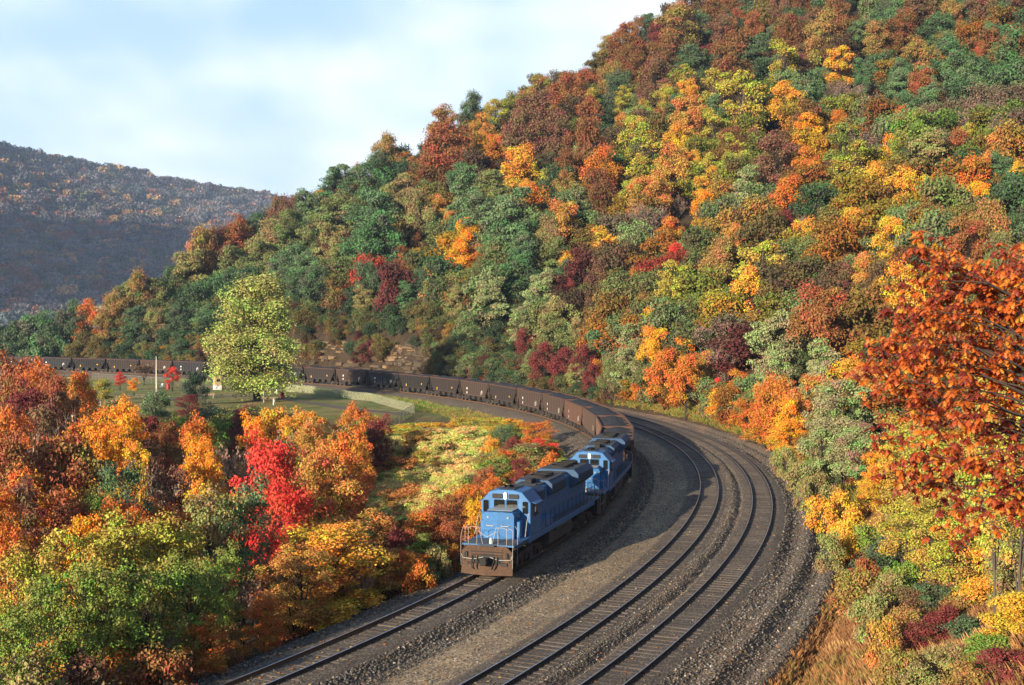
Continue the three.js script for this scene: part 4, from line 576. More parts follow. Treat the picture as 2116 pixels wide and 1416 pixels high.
  // walkway handrails
  for (const s of S) { for (let i = 0; i < 13; i++) { const z = 3.4 - i * 0.98; part('stanchion', rod(V3(s * 1.5, 1.75, z), V3(s * 1.5, 2.72, z), 0.024), M.railBlue, t); } part('side_handrail', tubeThrough([V3(s * 1.5, 2.0, 4.2), V3(s * 1.5, 2.72, 3.4), V3(s * 1.5, 2.72, -8.4)], 0.02, 6), M.railBlue, t); part('cab_handrail', tubeThrough([V3(s * 1.52, 1.9, 7.6), V3(s * 1.5, 2.7, 7.2), V3(s * 1.48, 3.1, 6.75)], 0.02, 6), M.rail, t); }
  // rear headlight on the long hood
  part('rear_headlight', plate(0.22, 0.44, 0.08, 0.06).rotateY(Math.PI).translate(0, 4.05, -8.17), M.rail, hood);
  t.traverse((o) => { if (!o.name) o.name = 'body'; });
  return t;
}
function onTrack(o, sFront, length, d = 0) { // o's front end (+z) at sFront; it stands on the two points over its trucks
  const a = trackAt(sFront + length * 0.18, d), b = trackAt(sFront + length * 0.82, d), c = { x: (a.x + b.x) / 2, Z: (a.Z + b.Z) / 2 };
  o.position.set(c.x, 0, -c.Z); o.rotation.y = Math.atan2(a.x - b.x, -(a.Z - b.Z)); return o;
}
const HEAD_S = 9.6, LOCO = 21;
{
  const a = makeLoco(), b = a.clone();
  [[a, 'leading blue diesel locomotive with rusty plough, sun on its nose and cab'], [b, 'second blue diesel locomotive, coupled between the leading one and the coal cars']].forEach(([o, label], i) => { o.name = numbered('locomotive'); tag(o, label, 'locomotive', 'pair of blue locomotives hauling the coal train'); scene.add(onTrack(o, HEAD_S + i * LOCO, LOCO)); });
}
// coal hoppers
const CAR = 13.4;
const coalTex = dataTex(256, (u, v, i, j) => { const n = tfbm(u, v, 32, 4), k = 0.45 + 0.9 * n * n + (hash2(i, j) > 0.985 ? 0.8 : 0); return [k, k, k * 1.08]; });
function makeHopper(kind) {
  const t = new THREE.Group(), S = [-1, 1], L = 6.35, W = 1.52, T = 3.42, B = 1.18;
  const load = { brown: 0, russet: -0.06, dark: 0.06, grey: 0.03, black: -0.05 }[kind], col = kind === 'russet' ? [0.115, 0.066, 0.048] : kind === 'black' ? [0.024, 0.023, 0.025] : kind === 'grey' ? [0.033, 0.035, 0.043] : kind === 'dark' ? [0.042, 0.034, 0.032] : [0.074, 0.053, 0.043];
  const body = std(...col, 0.9, { map: rustTex }), postM = std(col[0] * 1.25, col[1] * 1.15, col[2] * 1.1, 0.9), chord = std(0.15, 0.08, 0.055, 0.9, { map: rustTex });
  const side = [[-L, T], [L, T], [L, T - 0.42], [L - 1.35, B], [-L + 1.35, B], [-L, T - 0.42]];
  for (const s of S) part('side_sheet', slab(side, 0.04, 0.006).rotateY(Math.PI / 2).translate(s * W - 0.02, 0, 0), body, t);
  for (const s of S) part('slope_sheet', bx(2 * W - 0.08, 0.05, 3.1, 0, (T + B) / 2 - 0.2, s * (L - 0.9), { rx: s * 0.95 }), body, t);
  for (const s of S) part('end_sheet', bx(2 * W, 0.62, 0.05, 0, T - 0.3, s * (L - 0.03)), body, t);
  part('hopper_bay', merge([-3.5, -1.2, 1.2, 3.5].map((z) => slab([[-0.95, 1.2], [0.95, 1.2], [0.42, 0.42], [-0.42, 0.42]], 2.4, 0.01).translate(0, 0, -1.2).rotateY(Math.PI / 2).translate(0, 0, z))), M.truck, t);
  part('centre_sill', merge([bx(0.5, 0.4, 13.0, 0, 1.0, 0), bx(2.8, 0.24, 0.3, 0, 1.06, L + 0.02), bx(2.8, 0.24, 0.3, 0, 1.06, -L - 0.02), ...S.map((s) => bx(0.26, 0.3, 0.5, 0, 0.9, s * (L + 0.25)))]), M.truck, t);
  for (const s of S) for (let i = 0; i < 13; i++) { const z = -5.55 + i * 0.925, y0 = Math.abs(z) > 5 ? B + (Math.abs(z) - 5) * 1.35 : B; part('side_post', bx(0.09, T - y0 - 0.14, 0.11, s * (W + 0.06), (T + y0) / 2, z), postM, t); }
  part('top_chord', merge([...S.map((s) => bx(0.14, 0.15, 2 * L + 0.1, s * (W + 0.03), T, 0)), ...S.map((s) => bx(2 * W + 0.2, 0.15, 0.14, 0, T, s * L))]), chord, t);
  for (const z of [-3.1, 0, 3.1]) part('cross_brace', bx(2 * W, 0.1, 0.16, 0, T - 0.06, z), chord, t);
  part('side_sill', merge(S.map((s) => bx(0.1, 0.16, 2 * L - 2.6, s * (W + 0.03), B, 0))), postM, t);
  for (const s of S) { // open end cage with ladder
    part('end_post', merge([...S.map((q) => bx(0.1, T - 1.6, 0.1, q * (W - 0.05), (T + 1.0) / 2, s * (L - 0.05))), ...S.map((q) => rod(V3(q * 0.9, 1.1, s * (L - 0.1)), V3(q * 0.5, T - 0.5, s * (L - 0.7)), 0.05, 0.05, 4))]), postM, t);
    part('ladder', merge([0, 1, 2, 3, 4].map((k) => rod(V3(W + 0.04, 1.25 + k * 0.42, s * (L - 0.1)), V3(W + 0.04, 1.25 + k * 0.42, s * (L - 0.62)), 0.018, 0.018, 4))), M.steel, t);
    const tk = part('truck', merge([...S.map((q) => slab([[-1.15, 0.42], [-0.6, 0.32], [0.6, 0.32], [1.15, 0.42], [1.1, 0.62], [0.5, 0.8], [-0.5, 0.8], [-1.1, 0.62]], 0.14, 0.02).rotateY(Math.PI / 2).translate(q * 1.02 - 0.07, 0, s * 4.95)), bx(2.0, 0.26, 0.4, 0, 0.66, s * 4.95)]), M.truck, t);
    for (const q of [-0.89, 0.89]) wheelset(tk, s * 4.95 + q, 0.46);
  }
  { const g = new THREE.PlaneGeometry(2 * W - 0.1, 2 * L - 0.3, 14, 56).rotateX(-Math.PI / 2), p = g.attributes.position; for (let i = 0; i < p.count; i++) { const x = p.getX(i), z = p.getZ(i); p.setY(i, T - 0.17 + load + 0.40 * Math.cos(x * 0.95) * (0.55 + 0.45 * Math.abs(Math.sin(z * 0.5 + 0.6))) * sstep(L, L - 1.4, Math.abs(z)) + (fbm(x * 2.5, z * 2.5 + kind.length * 9, 3) - 0.5) * 0.22); } g.computeVertexNormals(); const uv = g.attributes.uv; for (let i = 0; i < uv.count; i++) uv.setXY(i, uv.getX(i) * 1.5, uv.getY(i) * 6); part('coal_load', g, std(0.035, 0.036, 0.042, 0.75, { map: coalTex, bumpMap: coalTex, bumpScale: 0.08 }), t); }
  // worn painted marks on the inner side and the end
  const mk = kind !== 'dark' && kind !== 'black' ? M.white : M.yellow;
  for (const s of S) { part('painted_mark', merge(kind === 'dark' || kind === 'black' ? [bx(0.012, 0.26, 0.5, s * (W + 0.03), 1.95, 3.4, { ch: 0.002 }), bx(0.012, 0.22, 0.42, s * (W + 0.03), 1.6, -3.2, { ch: 0.002 }), bx(0.012, 0.14, 0.42, s * (W + 0.03), 1.36, -3.2, { ch: 0.002 })] : [bx(0.012, 0.62, 0.16, s * (W + 0.03), 1.85, 3.72, { ch: 0.002 }), bx(0.012, 0.42, 0.16, s * (W + 0.03), 1.95, 3.46, { ch: 0.002 }), bx(0.012, 0.62, 0.12, s * (W + 0.03), 1.7, 3.2, { ch: 0.002 }), bx(0.012, 0.34, 0.36, s * (W + 0.03), 2.2, -3.2, { ch: 0.002 }), bx(0.012, 0.3, 0.14, s * (W + 0.03), 1.5, -3.35, { ch: 0.002 }), bx(0.012, 0.3, 0.14, s * (W + 0.03), 1.5, -3.1, { ch: 0.002 })]), mk, t); }
  part('end_mark', merge([bx(0.3, 0.12, 0.012, 0.15, T - 0.16 - 0.1, L + 0.008, { ch: 0.002 }), bx(0.62, 0.13, 0.012, 0.05, T - 0.46, L + 0.008, { ch: 0.002 })]), mk, t);
  return t;
}
{
  const kinds = {}, r = rng(71), seq = ['russet', 'russet', 'brown', 'russet', 'brown', 'brown', 'dark', 'brown', 'dark', 'black', 'grey', 'brown', 'dark', 'grey', 'brown', 'black', 'grey', 'brown', 'dark', 'black', 'grey', 'brown'];
  const ord = ['first', 'second', 'third', 'fourth', 'fifth', 'sixth', 'seventh', 'eighth', 'ninth', 'tenth', 'eleventh', 'twelfth', 'thirteenth', 'fourteenth', 'fifteenth', 'sixteenth', 'seventeenth', 'eighteenth', 'nineteenth', 'twentieth', 'twenty-first', 'twenty-second'];
  const word = { russet: 'rusty red-brown', black: 'blackened', brown: 'dull brown', dark: 'dark brown', grey: 'dark grey' };
  seq.forEach((k, i) => {
    const s = HEAD_S + 2 * LOCO + 0.3 + i * CAR, o = (kinds[k] ??= makeHopper(k)).clone(); o.name = numbered('coal_hopper'); if (r() < 0.5 && i) o.userData.turned = 1;
    onTrack(o, s, CAR); tag(o, `${word[k]} ribbed hopper car full of coal, ${ord[i]} behind the second locomotive`, 'hopper car', 'coal hopper cars in the train'); scene.add(o);
  });
}

// ───────────────────────── the rock ledge, grasses ─────────────────────────
{
  const rockTex = dataTex(512, (u, v) => { const n = tfbm(u, v, 6, 6), st = tnoise(u * 4, v * 60, 60), k = 0.55 + 0.5 * n + 0.25 * (st - 0.5), m = sstep(0.5, 0.75, tfbm(u + 0.3, v, 5, 4)); return [k, k * lerp(0.97, 0.86, m), k * lerp(0.92, 0.72, m)]; });
  const mats = [[0.30, 0.205, 0.125], [0.20, 0.14, 0.09], [0.11, 0.085, 0.062], [0.34, 0.235, 0.14]].map((c) => std(...c, 0.95, { map: rockTex, bumpMap: rockTex, bumpScale: 0.15 })), r = rng(61);
  const geos = [0, 1, 2, 3, 4].map((k) => { const g = new THREE.BoxGeometry(1, 1, 1, 3, 2, 2), p = g.attributes.position, m = new Map(); for (let i = 0; i < p.count; i++) { const key = [p.getX(i), p.getY(i), p.getZ(i)].map((v) => v.toFixed(2)).join(); if (!m.has(key)) m.set(key, [0, 0, 0].map(() => (r() - 0.5) * 0.22)); const q = m.get(key); p.setXYZ(i, p.getX(i) + q[0], p.getY(i) + q[1] * 0.8, p.getZ(i) + q[2]); } g.computeVertexNormals(); return g; });
  for (const [label, sA, sB, y0, y1, n] of [['tan sandstone ledge showing above the hopper cars, at the crimson shrubs', 214, 232, 3.2, 7.8, 46], ['low tan sandstone ledge above the hopper cars, just past the pale green tree', 242, 266, 4.2, 8.2, 46], ['dark broken rock face of the cut, around and between the two tan ledges', 206, 270, -0.6, 8.6, 120], ['grey-brown rock strip at the foot of the slope behind the curving hopper cars', 150, 176, -0.8, 1.4, 16]]) {
    const t = thing('rock_ledge', label, 'rock ledge');
    for (let i = 0; i < n; i++) { const s = lerp(sA, sB, r()), y = Math.round(lerp(y0, y1, r()) / 0.75) * 0.75 + 0.15 * r(), far = sA > 180, d = (far ? 17.6 + clamp((y + 1.2) / 8.5) * 4.2 : 17.6 + (y + 1) * 1.2) + 0.05 + 0.35 * r(), p = trackAt(s, d), m = part('rock_block', geos[Math.floor(r() * 5)], mats[n > 100 ? (r() < 0.8 ? 2 : 1) : Math.floor(r() * 4)], t); m.position.set(p.x, y, -p.Z); m.rotation.set((r() - 0.5) * 0.2, -p.t + Math.PI / 2 + (r() - 0.5) * 0.3, (r() - 0.5) * 0.14); m.scale.set(1.4 + 4.2 * r() * r(), 0.35 + 0.6 * r(), 1.8 + r()); }
  }
  const tuft = (n, h, w, seed) => { const q = rng(seed), P = [], I = [], K = []; for (let i = 0; i < n; i++) { const a = q() * 6.28, l = h * (0.6 + 0.5 * q()), o = 0.22 * q(), lean = 0.25 + 0.5 * q(), x = Math.cos(a), z = Math.sin(a), b = P.length / 3; P.push(x * o - z * w, 0, z * o + x * w, x * o + z * w, 0, z * o - x * w, x * (o + l * lean * 0.4) - z * w * 0.6, l * 0.6, z * (o + l * lean * 0.4) + x * w * 0.6, x * (o + l * lean), l, z * (o + l * lean)); I.push(b, b + 1, b + 2, b + 2, b + 1, b + 3); const t = 0.75 + 0.5 * q(); for (let k = 0; k < 4; k++) K.push(t, t, t); } const g = new THREE.BufferGeometry(); g.setAttribute('position', new THREE.BufferAttribute(new Float32Array(P), 3)); g.setAttribute('color', new THREE.BufferAttribute(new Float32Array(K), 3)); g.setIndex(I); return g; };
  const strew = (name, label, cat, g, spots) => { const m = new THREE.InstancedMesh(g, new THREE.MeshStandardMaterial({ vertexColors: true, roughness: 0.85, side: THREE.DoubleSide }), spots.length), X = new THREE.Matrix4(), Q = new THREE.Quaternion(), c = new THREE.Color(); spots.forEach(([p, k, col], i) => { Q.setFromEuler(new THREE.Euler((r() - 0.5) * 0.3, r() * 6.3, (r() - 0.5) * 0.3)); X.compose(p, Q, V3(k, k * (0.8 + 0.5 * r()), k)); m.setMatrixAt(i, X); const f = 0.7 + 0.6 * r(); m.setColorAt(i, c.setRGB(col[0] * f, col[1] * f, col[2] * f)); }); m.name = name; scene.add(m); return tag(m, label, cat, null, 'stuff'); };
  { const g = new THREE.CircleGeometry(0.05, 5).rotateX(-Math.PI / 2), spots = []; for (let i = 0; i < 2600; i++) { const s = -12 + 90 * Math.pow(r(), 1.4), d = -4 + 23 * r(), p = trackAt(s, d); spots.push([V3(p.x, bedY(s, d) + 0.03, -p.Z), 0.7 + 0.8 * r(), [[0.55, 0.30, 0.05], [0.5, 0.16, 0.03], [0.35, 0.12, 0.04], [0.62, 0.45, 0.12]][i % 4]]); } g.setAttribute('color', new THREE.BufferAttribute(new Float32Array(g.attributes.position.count * 3).fill(1), 3)); strew('fallen_leaves', 'yellow and orange leaves fallen on the gravel', 'leaves', g, spots); }
  const dry = [], weed = [], pick = (...a) => a[Math.floor(r() * a.length)];
  for (let i = 0; i < 24000; i++) { const s = -16 + 76 * r(), d = 18.2 + 10 * Math.pow(r(), 1.3), p = trackAt(s, d); if (p.Z < 26) continue; const y = Math.max(ground(p.x, p.Z), d < 21 ? bedY(s, Math.min(d, 21)) : -9), n = fbm(p.x * 0.3, p.Z * 0.3, 2); if (d < 19.2 && r() < 0.6) continue; dry.push([V3(p.x, y - 0.05, -p.Z), 0.45 + 0.55 * r() * (d > 21 ? 1 : 0.4), n > 0.62 ? [0.40, 0.23, 0.09] : n < 0.40 ? pick([0.24, 0.17, 0.05], [0.30, 0.14, 0.05]) : pick([0.30, 0.135, 0.05], [0.24, 0.105, 0.045], [0.32, 0.17, 0.065])]); }
  strew('dry_grass', 'tall rust-brown dry grass on the bank beside the outer track', 'grass', tuft(26, 0.62, 0.009, 3), dry);
  for (let i = 0; i < 9000; i++) { const s = 60 + 210 * r(), d = -5.2 - 7 * Math.pow(r(), 1.2), p = trackAt(s, d), y = ground(p.x, p.Z); if (Math.abs(d) < 6.5 && r() < 0.5) continue; const g = sstep(120, 160, s); weed.push([V3(p.x, Math.max(y, d > -6.2 ? bedY(s, d) : -20) - 0.04, -p.Z), (0.5 + 0.6 * r()) * (0.75 + 0.25 * g), r() < g * 0.72 ? pick([0.10, 0.19, 0.025], [0.13, 0.22, 0.03], [0.16, 0.22, 0.04]) : pick([0.30, 0.22, 0.06], [0.34, 0.18, 0.06], [0.20, 0.20, 0.04])]); }
  for (let i = 0; i < 3500; i++) { const s = 40 + 120 * r(), d = 19 + 3.5 * r(), p = trackAt(s, d), y = Math.max(ground(p.x, p.Z), bedY(s, Math.min(d, 21.2))); weed.push([V3(p.x, y - 0.05, -p.Z), 0.5 + 0.7 * r(), pick([0.22, 0.20, 0.03], [0.15, 0.19, 0.03], [0.32, 0.20, 0.05])]); }
  strew('weeds', 'green and yellow weeds along the edges of the trackbed', 'weeds', tuft(16, 0.7, 0.03, 4), weed);
}

// ───────────────────────── the park inside the bend ─────────────────────────
{
  const footZ = (py, y = -0.85) => (HC - y) / ((py - YH) / F) * 0.998, on = (px, py) => { const Z = footZ(py), p = at(px, py, Z); return V3(p.x, ground(p.x, Z), -Z); };
  const galv = std(0.22, 0.22, 0.19, 0.6), link = (wd) => { const N = 128, d = new Uint8Array(N * N * 4); for (let j = 0; j < N; j++) for (let i = 0; i < N; i++) { const a = ((i + j) / N * 2) % 1, b = ((i - j + N) / N * 2) % 1, w = Math.min(Math.abs(a - 0.5), Math.abs(b - 0.5)) < wd ? 255 : 0, o = (j * N + i) * 4; d[o] = d[o + 1] = d[o + 2] = w; d[o + 3] = 255; } const t = new THREE.DataTexture(d, N, N); t.wrapS = t.wrapT = THREE.RepeatWrapping; t.magFilter = THREE.LinearFilter; t.needsUpdate = true; return t; };
  const linkTex = link(0.11), thinTex = link(0.045);
  const mesh = new THREE.MeshStandardMaterial({ color: C(0.42, 0.43, 0.29), roughness: 0.6, alphaMap: linkTex, alphaTest: 0.5, side: THREE.DoubleSide }), thinMesh = new THREE.MeshStandardMaterial({ color: C(0.22, 0.21, 0.18), roughness: 0.7, alphaMap: thinTex, alphaTest: 0.5, side: THREE.DoubleSide });
  function fence(label, pts, h, gap, m) {
    const t = thing('chain_link_fence', label, 'fence'), P = [], U = [], I = []; let run = 0; const post = new THREE.CylinderGeometry(0.03, 0.03, h + 0.06, 6).translate(0, h / 2, 0), rails = [];
    const all = []; for (let i = 0; i < pts.length - 1; i++) { const n = Math.max(1, Math.round(pts[i].distanceTo(pts[i + 1]) / gap)); for (let k = 0; k < n; k++) { const q = pts[i].clone().lerp(pts[i + 1], k / n); q.y = ground(q.x, -q.z); all.push(q); } } all.push(pts[pts.length - 1]);
    all.forEach((q, i) => { const o = part('fence_post', post, galv, t); o.position.copy(q); if (i) { run += q.distanceTo(all[i - 1]); rails.push(rod(all[i - 1].clone().setY(all[i - 1].y + h), q.clone().setY(q.y + h), 0.03, 0.03, 6)); } P.push(q.x, q.y + 0.05, q.z, q.x, q.y + h - 0.02, q.z); U.push(run * 4, 0, run * 4, h * 4); if (i) { const b = i * 2; I.push(b - 2, b, b + 1, b - 2, b + 1, b - 1); } });
    const g = new THREE.BufferGeometry(); g.setAttribute('position', new THREE.BufferAttribute(new Float32Array(P), 3)); g.setAttribute('uv', new THREE.BufferAttribute(new Float32Array(U), 2)); g.setIndex(I); g.computeVertexNormals();
    part('wire_mesh', g, m, t); part('top_rail', merge(rails), galv, t);
  }
  fence('pale chain-link fence running from the gate to a corner beside the bushes', [on(592, 811), on(640, 813), on(700, 820), on(770, 832), on(830, 847), on(857, 856)], 1.5, 2.4, mesh);
  fence('short return of the chain-link fence behind the yellow-green bushes', [on(857, 856), on(808, 872)], 1.5, 2.6, mesh);
  fence('thin grey chain-link fence between the park lawn and the railway', [on(190, 784), on(260, 789), on(340, 795), on(440, 803), on(520, 808), on(588, 811)], 1.6, 3.0, thinMesh);
  { const t = thing('fence_gate', 'white framed gate with a diagonal brace beside the pale green tree', 'gate'), a = on(545, 820), b = on(572, 816), L = a.distanceTo(b); const ax = b.clone().sub(a).normalize(); t.position.copy(a); t.rotation.y = Math.atan2(-ax.z, ax.x); part('gate_post', bx(0.12, 2.6, 0.12, 0, 1.2, 0), M.white, t); part('gate_post', bx(0.12, 2.6, 0.12, L, 1.2, 0), M.white, t); part('gate_frame', merge([bx(L, 0.08, 0.06, L / 2, 0.25, 0), bx(L, 0.08, 0.06, L / 2, 2.1, 0), rod(V3(0.1, 0.3, 0), V3(L - 0.1, 2.05, 0), 0.035)]), M.white, t); }
  { const p = on(323, 809), t = thing('flagpole', 'bare white flagpole standing on the park lawn', 'flagpole'); t.position.copy(p); part('pole', new THREE.CylinderGeometry(0.07, 0.15, 7.2, 10).translate(0, 3.6, 0), M.cream, t); part('finial', new THREE.SphereGeometry(0.14, 10, 8).translate(0, 7.28, 0), M.steel, t); part('base', new THREE.CylinderGeometry(0.35, 0.45, 0.25, 12).translate(0, 0.1, 0), std(0.4, 0.38, 0.34, 0.9), t); }
  { const p = on(449, 805), t = thing('gate_booth', 'small tan booth with a white lower wall behind the pale green tree', 'booth'); t.position.copy(p); t.rotation.y = 0.5; part('wall', merge([bx(1.4, 2.0, 1.4, 0, 1.9, 0)]), std(0.52, 0.36, 0.2, 0.8), t); part('lower_wall', bx(1.46, 0.95, 1.46, 0, 0.47, 0), M.white, t); part('window', bx(0.7, 0.6, 0.03, 0, 2.0, 0.72), M.glass, t); part('roof', bx(1.7, 0.14, 1.7, 0, 2.98, 0), std(0.3, 0.2, 0.13, 0.9), t); }
  for (const [px, py, label] of [[347, 804, 'red litter barrel on the lawn near the flagpole'], [583, 823, 'red litter barrel beside the fence gate']]) { const t = thing('litter_barrel', label, 'barrel'); t.position.copy(on(px, py)); part('barrel', new THREE.LatheGeometry([[0, 0], [0.36, 0], [0.38, 0.05], [0.36, 0.35], [0.385, 0.38], [0.36, 0.41], [0.36, 0.7], [0.385, 0.73], [0.36, 0.76], [0.37, 1.0], [0.34, 1.02]].map(([a, b]) => new THREE.Vector2(a, b)), 16), M.red, t); part('lid', new THREE.CylinderGeometry(0.3, 0.38, 0.14, 16).translate(0, 1.08, 0), M.red, t); }
  for (const [px, py, ry, label] of [[556, 832, 0.3, 'plain wooden park bench under the pale green tree'], [430, 822, 0.1, 'wooden bench beside the path by the dark evergreen bush']]) { const t = thing('park_bench', label, 'bench'), wood = std(0.3, 0.22, 0.14, 0.85), leg = std(0.5, 0.48, 0.44, 0.8); t.position.copy(on(px, py)); t.rotation.y = ry; for (const z of [-0.17, 0, 0.17]) part('seat_plank', bx(2.4, 0.05, 0.14, 0, 0.46, z), wood, t); for (const y of [0.66, 0.84]) part('back_plank', bx(2.4, 0.14, 0.04, 0, y, -0.27, { rx: -0.15 }), wood, t); for (const x of [-0.95, 0.95]) part('leg', merge([bx(0.1, 0.46, 0.42, x, 0.22, 0), bx(0.08, 0.5, 0.06, x, 0.7, -0.3, { rx: -0.15 })]), leg, t); }
  for (const [px, py, ry, label] of [[258, 824, 0.4, 'weathered picnic table beside the small golden maple'], [292, 822, -0.3, 'weathered picnic table on the lawn, the one further from the yellow-green tree']]) { const t = thing('picnic_table', label, 'picnic table'), wood = std(0.22, 0.18, 0.13, 0.9); t.position.copy(on(px, py)); t.rotation.y = ry; for (let i = 0; i < 5; i++) part('table_plank', bx(2.2, 0.05, 0.145, 0, 0.76, -0.31 + i * 0.155), wood, t); for (const s of [-1, 1]) { part('bench_plank', bx(2.2, 0.05, 0.26, 0, 0.45, s * 0.72), wood, t); part('leg_frame', merge([rod(V3(s * 0.8, 0, -0.7), V3(s * 0.8, 0.76, -0.25), 0.05), rod(V3(s * 0.8, 0, 0.7), V3(s * 0.8, 0.76, 0.25), 0.05), bx(0.06, 0.1, 1.6, s * 0.8, 0.4, 0)]), wood, t); } }
  { const t = thing('lawn_chair', 'white folding chair on the lawn beside the flagpole', 'chair'), p = on(332, 802); t.position.copy(p); t.rotation.y = -0.5; part('seat', bx(0.6, 0.06, 0.55, 0, 0.42, 0), M.white, t); part('backrest', bx(0.6, 0.75, 0.06, 0, 0.8, -0.32, { rx: -0.3 }), M.white, t); for (const x of [-0.26, 0.26]) { part('leg', rod(V3(x, 0, 0.3), V3(x, 0.42, -0.2), 0.025), M.steel, t); part('leg', rod(V3(x, 0, -0.32), V3(x, 0.62, 0.26), 0.025), M.steel, t); } }
  for (const [px, py, label] of [[207, 842, 'low white rail marker at the lawn edge below the yellow-green tree'], [565, 838, 'short white post beside the park bench'], [905, 829, 'white marker post beside the railway, below the hopper cars'], [728, 800, 'small white marker post in the weeds between fence and railway']]) { const t = thing('marker_post', label, 'post'); const p = on(px, py); t.position.copy(p); part('post', bx(0.16, 1.1, 0.16, 0, 0.5, 0, { ch: 0.03 }), M.white, t); part('cap', new THREE.ConeGeometry(0.13, 0.12, 4).rotateY(Math.PI / 4).translate(0, 1.1, 0), M.white, t); }
  { // gravel path across the park
    const c = new THREE.CatmullRomCurve3([on(330, 826), on(420, 818), on(500, 820), on(570, 824), on(640, 834), on(700, 842), on(790, 852), on(845, 858)]), P = [], I = [], U = []; const n = 60; for (let i = 0; i <= n; i++) { const q = c.getPoint(i / n), t = c.getTangent(i / n), nx = -t.z, nz = t.x, w = 1.3; for (const s of [-1, 0, 1]) { const x = q.x + nx * w * s, z = q.z + nz * w * s; P.push(x, ground(x, -z) + 0.03 + (s ? 0 : 0.03), z); U.push(s * 0.3, i * 0.3); } if (i) { const b = i * 3; for (const k of [0, 1]) I.push(b - 3 + k, b + k, b + k + 1, b - 3 + k, b + k + 1, b - 2 + k); } }
    const g = new THREE.BufferGeometry(); g.setAttribute('position', new THREE.BufferAttribute(new Float32Array(P), 3)); g.setAttribute('uv', new THREE.BufferAttribute(new Float32Array(U), 2)); g.setIndex(I); g.computeVertexNormals(); top('path', g, std(0.24, 0.19, 0.15, 0.95, { map: stoneCol }), 'grey gravel path across the park lawn', 'path', null, 'structure');
  }
}

